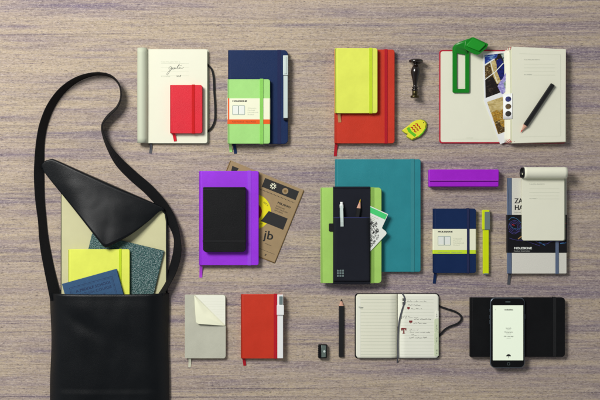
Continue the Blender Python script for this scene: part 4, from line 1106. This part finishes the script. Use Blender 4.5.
# ------------------------------------------------------------------ OPEN RULED NOTEBOOK
def open_nb():
    t = thing('notebook', 'small black notebook open on ruled pages with handwritten notes and index tabs', 'notebook', 397, 326, 0, NB)
    Z = .009
    MB().slab(rrect(354.9, 293.7, 439.6, 358.9, 3), 0, .0018, .0006, zref=Z).build('cover', 'black', t)
    def side(x0, x1, flip, nm):
        g = []
        NXX = 26
        for i in range(NXX+1):
            u = i/NXX; x = x0+(x1-x0)*u; d = (1-u) if not flip else u   # d = 0 at gutter
            h = .0018+(Z-.0018)*min(1, (d/.16))**.5 if d > 0 else .0022
            if d > .5: h -= .0016*(d-.5)**2*2
            if d == 0: h = .0022
            row = []
            for j in range(31):
                v = j/30
                yt, yb = 294.4, 358.1
                if d > .93:
                    q = (d-.93)/.07; c = 3.2*(1-math.sqrt(max(0, 1-q*q))) ; yt += c*.8; yb -= c*.8
                row.append(tuple(P(x, yt+(yb-yt)*v, h, Z)))
            g.append(row)
        return g
    gl = side(356.0, 397.6, False, 'l'); gr = side(398.0, 438.7, True, 'r')
    def solid(g, nm, mt):
        mb_ = MB(); nr, nc = len(g), len(g[0]); top = [p for r_ in g for p in r_]; bot = [(p[0], p[1], .0019) for p in top]; K = nr*nc; F = []
        for i in range(nr-1):
            for j in range(nc-1): a = i*nc+j; F.append((a, a+nc, a+nc+1, a+1))
        ed = [i*nc for i in range(nr)]+[(nr-1)*nc+j for j in range(1, nc)]+[i*nc+nc-1 for i in range(nr-2, -1, -1)]+[j for j in range(nc-2, 0, -1)]
        mb_.add(top+bot, F+[(ed[k], ed[(k+1) % len(ed)], ed[(k+1) % len(ed)]+K, ed[k]+K) for k in range(len(ed))], True)
        return mb_.build(nm, mt, t)
    lp = solid(gl, 'left_pages', 'page'); rp = solid(gr, 'right_pages', 'page_w')
    def zat(x):
        if x < 397.7: d = 1-(x-356.0)/41.6
        else: d = (x-398)/40.7
        d = max(0, d); h = .0018+(Z-.0018)*min(1, d/.16)**.5
        if d > .5: h -= .0016*(d-.5)**2*2
        return h+.00008
    def line(mb_, pts, w):
        mb_.strip([P(x, y, zat(x), Z) for x, y in pts], w*S, .0001)
    m = MB()
    for k in range(18):
        y = 299.5+k*3.25; line(m, [(357+i*(396-357)/24, y) for i in range(25)], .17)
    m.build('ruled_lines', mat('faint_ruling', (176, 186, 164), .8), lp)
    m = MB()
    for k in range(18):
        y = 299.5+k*3.25; line(m, [(400.5+i*(433.5-400.5)/24, y) for i in range(25)], .15)
    m.build('ruled_lines', mat('faint_ruling', (196, 204, 184), .8), rp)
    z = Z+.00008; rnd = random.Random(11)
    m = MB()
    # handwritten notes, three entries
    for x, y, w in ((407.4, 301.8, 19), (408.4, 305.4, 12), (411.2, 309.2, 11), (408.2, 317.4, 10), (414, 319.6, 17), (413.4, 323.6, 13), (409.2, 330.2, 9), (410, 332.8, 20), (411.5, 335.4, 7), (409, 338, 18)):
        scribble(m, x, y, w, 1.5, Z-.0001, .27, Z, rnd=rnd)
    # small buildings sketched at the left
    for y in (299.4, 303.2): 
        for q in range(3): stroke_into(m, [(402.2+q*1.3, y+1.6), (402.2+q*1.3, y-1), (403.2+q*1.3, y-1), (403.2+q*1.3, y+1.6)], .3, Z-.0001, Z)
    stroke_into(m, [(401.4, 318.8), (401.4, 315.8), (403, 317.4), (404.6, 315.8), (406, 318.8), (406.4, 315.8)], .35, Z-.0001, Z)
    m.build('handwriting', 'ink', rp)
    m = MB(); m.slab([(407.2, 307), (409.8, 307), (409.8, 308.6), (408.5, 309.8), (407.2, 308.6)], Z-.0002, Z+.00006, 0); m.slab([(409, 320.6), (412.4, 320.6), (412.4, 322.4), (410.7, 323.6), (409, 322.4)], Z-.0002, Z+.00006, 0)
    m.build('drawn_badges', 'maroon', rp)
    MB().slab([(401.2, 328), (406.4, 328), (406.4, 330.6), (405.5, 330.6), (405.1, 329.3), (404.4, 329.3), (404.4, 332.7), (405.3, 333.6), (402.3, 333.6), (403.2, 332.7), (403.2, 329.3), (402.5, 329.3), (402.1, 330.6), (401.2, 330.6)], Z-.0002, Z+.00012, 0, zref=Z).build('drawn_letter', 'maroon', rp)
    # index tabs down the right edge
    for k, (ya, yb) in enumerate(((311, 318.6), (319, 332), (332.4, 344), (344.4, 356))):
        x0 = 434.3 if k else 435.4
        tb_ = MB().slab(rrect(x0, ya, 438.6, yb, (.8, .2, .2, .8)), Z-.0011, Z+.0002-k*.00005, .0001, zref=Z).build('index_tab', 'page_g' if k else 'page_w', rp)
        text('tab_letters', ('S-T', 'U-V', 'W-X', 'Y-Z')[k], 437.3, yb-1.6, 1.2, Z+.0002-k*.00005, 'ink', tb_, width=(yb-ya)*.42, rot=-90, zref=Z)
    # pocket strip at the left edge
    MB().slab(rrect(356.6, 297, 360.6, 357, (2, 0, 0, 1.6)), Z-.0012, Z-.0003, .0001, zref=Z).build('page_tab', 'page_w', lp)
    m = MB(); stroke_into(m, [(358.6, 307), (363.2, 307.6)], .7, Z+.0001, Z); stroke_into(m, [(359.6, 308.6), (363, 308.8)], .3, Z+.0001, Z); m.build('printed_mark', 'greyink', lp)
    # ribbon bookmark down the gutter
    pts = catmull([(402.2, 293.6, .0105), (404.2, 297, .0104), (404.4, 302, .0102), (402, 310, .0098), (399.4, 320, .0088), (398.2, 332, .0080), (397.9, 346, .0078), (398, 357, .0078), (397.6, 360, .005), (397.6, 363.4, .0008)], 6)
    MB().strip([P(x, y, zz, Z) for x, y, zz in pts], 1.4*S, .0004).build('ribbon', 'greyrib', t)
    pts = catmull([(437.5, 305.2, .0010), (441, 307, .0016), (447.5, 309.2, .0026), (455, 311.6, .003), (460.4, 315.4, .003), (461.2, 319.6, .003), (457.4, 323.6, .003), (450, 326.6, .003), (444.6, 329.8, .0026), (441.2, 333.8, .0018), (438, 337.4, .001)], 6)
    MB().strip([P(x, y, zz, .002) for x, y, zz in pts], 2.0*S, .0011).build('elastic_band', 'black_el', t)
open_nb()

# ------------------------------------------------------------------ BLACK LANDSCAPE NOTEBOOK + PHONE
_, zk = notebook('wide black notebook lying sideways beneath a mobile phone', (470, 297.6, 565, 357), 0, .0125, 'black', rad=(.5, 3, 3, .5), elastic=(553, 556.2), elastic_mat='black_el')
def phone():
    zb = zk+.0002; th = .0072; zt = zb+th
    t = thing('mobile_phone', 'dark mobile phone with a pale green lit screen lying on the black notebook', 'phone', 507.6, 333, zb)
    MB().slab(rrect(490.2, 297.6, 525, 368.2, 5), zb, zt-.0004, .0026, seg=6, zref=zt).build('body', 'phonerim', t)
    fr = MB().slab(rrect(491.0, 298.4, 524.2, 367.4, 4.4), zt-.0005, zt, .0003, seg=3).build('front_glass', 'glass', t)
    sc = MB().slab(rrect(492.8, 305.4, 523.2, 360.4, .15), zt-.0001, zt+.00008, 0).build('screen', 'screen', t)
    z = zt+.0001
    text('screen_text', 'moleskine', 504.4, 310.4, 1.3, z, 'ink', sc, width=8.4, heavy=.2)
    for y, s_, w in ((328.6, 'Journals', 5.4), (332.6, 'Photographs', 8.2), (336.8, 'Add a new page', 9.6)):
        text('screen_text', s_, 508.6, y, 1.05, z, 'ink', sc, width=w, align='CENTER')
    for y, w in ((330, 4), (334.2, 5), (338.4, 4)):
        text('screen_text', 'created today', 508.6, y, .6, z, 'greyink', sc, width=w, align='CENTER')
    m = MB(); m.slab([(508.6-2.4*math.cos(math.pi*k/12), 356.4-2.1*math.sin(math.pi*k/12)) for k in range(13)], z, z+.0001, 0); m.slab(rrect(508.4, 356.2, 508.8, 358.2, .1), z, z+.0001, 0); m.build('screen_icon', 'ink', sc)
    m = MB(); stroke_into(m, [(496, 308.9), (495, 309.6), (496, 310.3)], .2, z); m.build('screen_icon', 'greyink', sc)
    MB().slab(rrect(505.4, 301.6, 510.4, 302.3, .3), zt-.00002, zt+.00004, 0).build('speaker_slot', 'greyplastic', fr)
    m = MB(); pts = rrect(507.4, 362.7, 509.8, 365.1, .6); stroke_into(m, pts+pts[:1], .2, zt+.00002); m.build('home_button', 'greyplastic', fr)
    for y0, y1 in ((309.4, 312), (315.4, 319), (320.6, 324.2)):
        MB().slab(rrect(489.7, y0, 490.8, y1, .3), zb+.0024, zb+.0046, .0004, zref=zt).build('side_button', 'phonerim', t)
    MB().slab(rrect(524.6, 314.4, 525.5, 319.2, .3), zb+.0024, zb+.0046, .0004, zref=zt).build('side_button', 'phonerim', t)
phone()

# ------------------------------------------------------------------ CAMERA, LIGHTS
cam = bpy.data.cameras.new('camera'); co = bpy.data.objects.new('camera', cam); C.objects.link(co)
co.location = (0, 0, D); cam.sensor_width = 36; cam.lens = 36*D/(600*S); cam.clip_end = 50; cam.clip_start = .05
scn.camera = co
w = bpy.data.worlds.new('World'); scn.world = w; w.use_nodes = True
bg = w.node_tree.nodes['Background']; bg.inputs[1].default_value = .42
_tc = w.node_tree.nodes.new('ShaderNodeTexCoord'); _sx = w.node_tree.nodes.new('ShaderNodeSeparateXYZ'); _cr = w.node_tree.nodes.new('ShaderNodeValToRGB')
w.node_tree.links.new(_tc.outputs['Generated'], _sx.inputs[0]); w.node_tree.links.new(_sx.outputs['Z'], _cr.inputs[0]); w.node_tree.links.new(_cr.outputs[0], bg.inputs[0])
_cr.color_ramp.elements[0].position = .35; _cr.color_ramp.elements[0].color = (.93, .96, 1, 1)
_cr.color_ramp.elements[1].position = .88; _cr.color_ramp.elements[1].color = (.22, .23, .25, 1)   # the studio's dark ceiling
def area(name, loc, target, size, power, col=(1, 1, 1), sy=None):
    l = bpy.data.lights.new(name, 'AREA'); l.size = size; l.energy = power; l.color = col
    if sy: l.shape = 'RECTANGLE'; l.size_y = sy
    o = bpy.data.objects.new(name, l); C.objects.link(o); o.location = loc
    o.rotation_euler = (Vector(target)-Vector(loc)).to_track_quat('-Z', 'Y').to_euler(); return o
area('key_softbox', (-1.42, 1.28, 2.2), (-.05, .03, 0), 1.0, 84, (1, .985, .96))
vs = scn.view_settings; vs.view_transform = 'Standard'; vs.look = 'None'; vs.exposure = 0; vs.gamma = 1
scn.cycles.max_bounces = 6
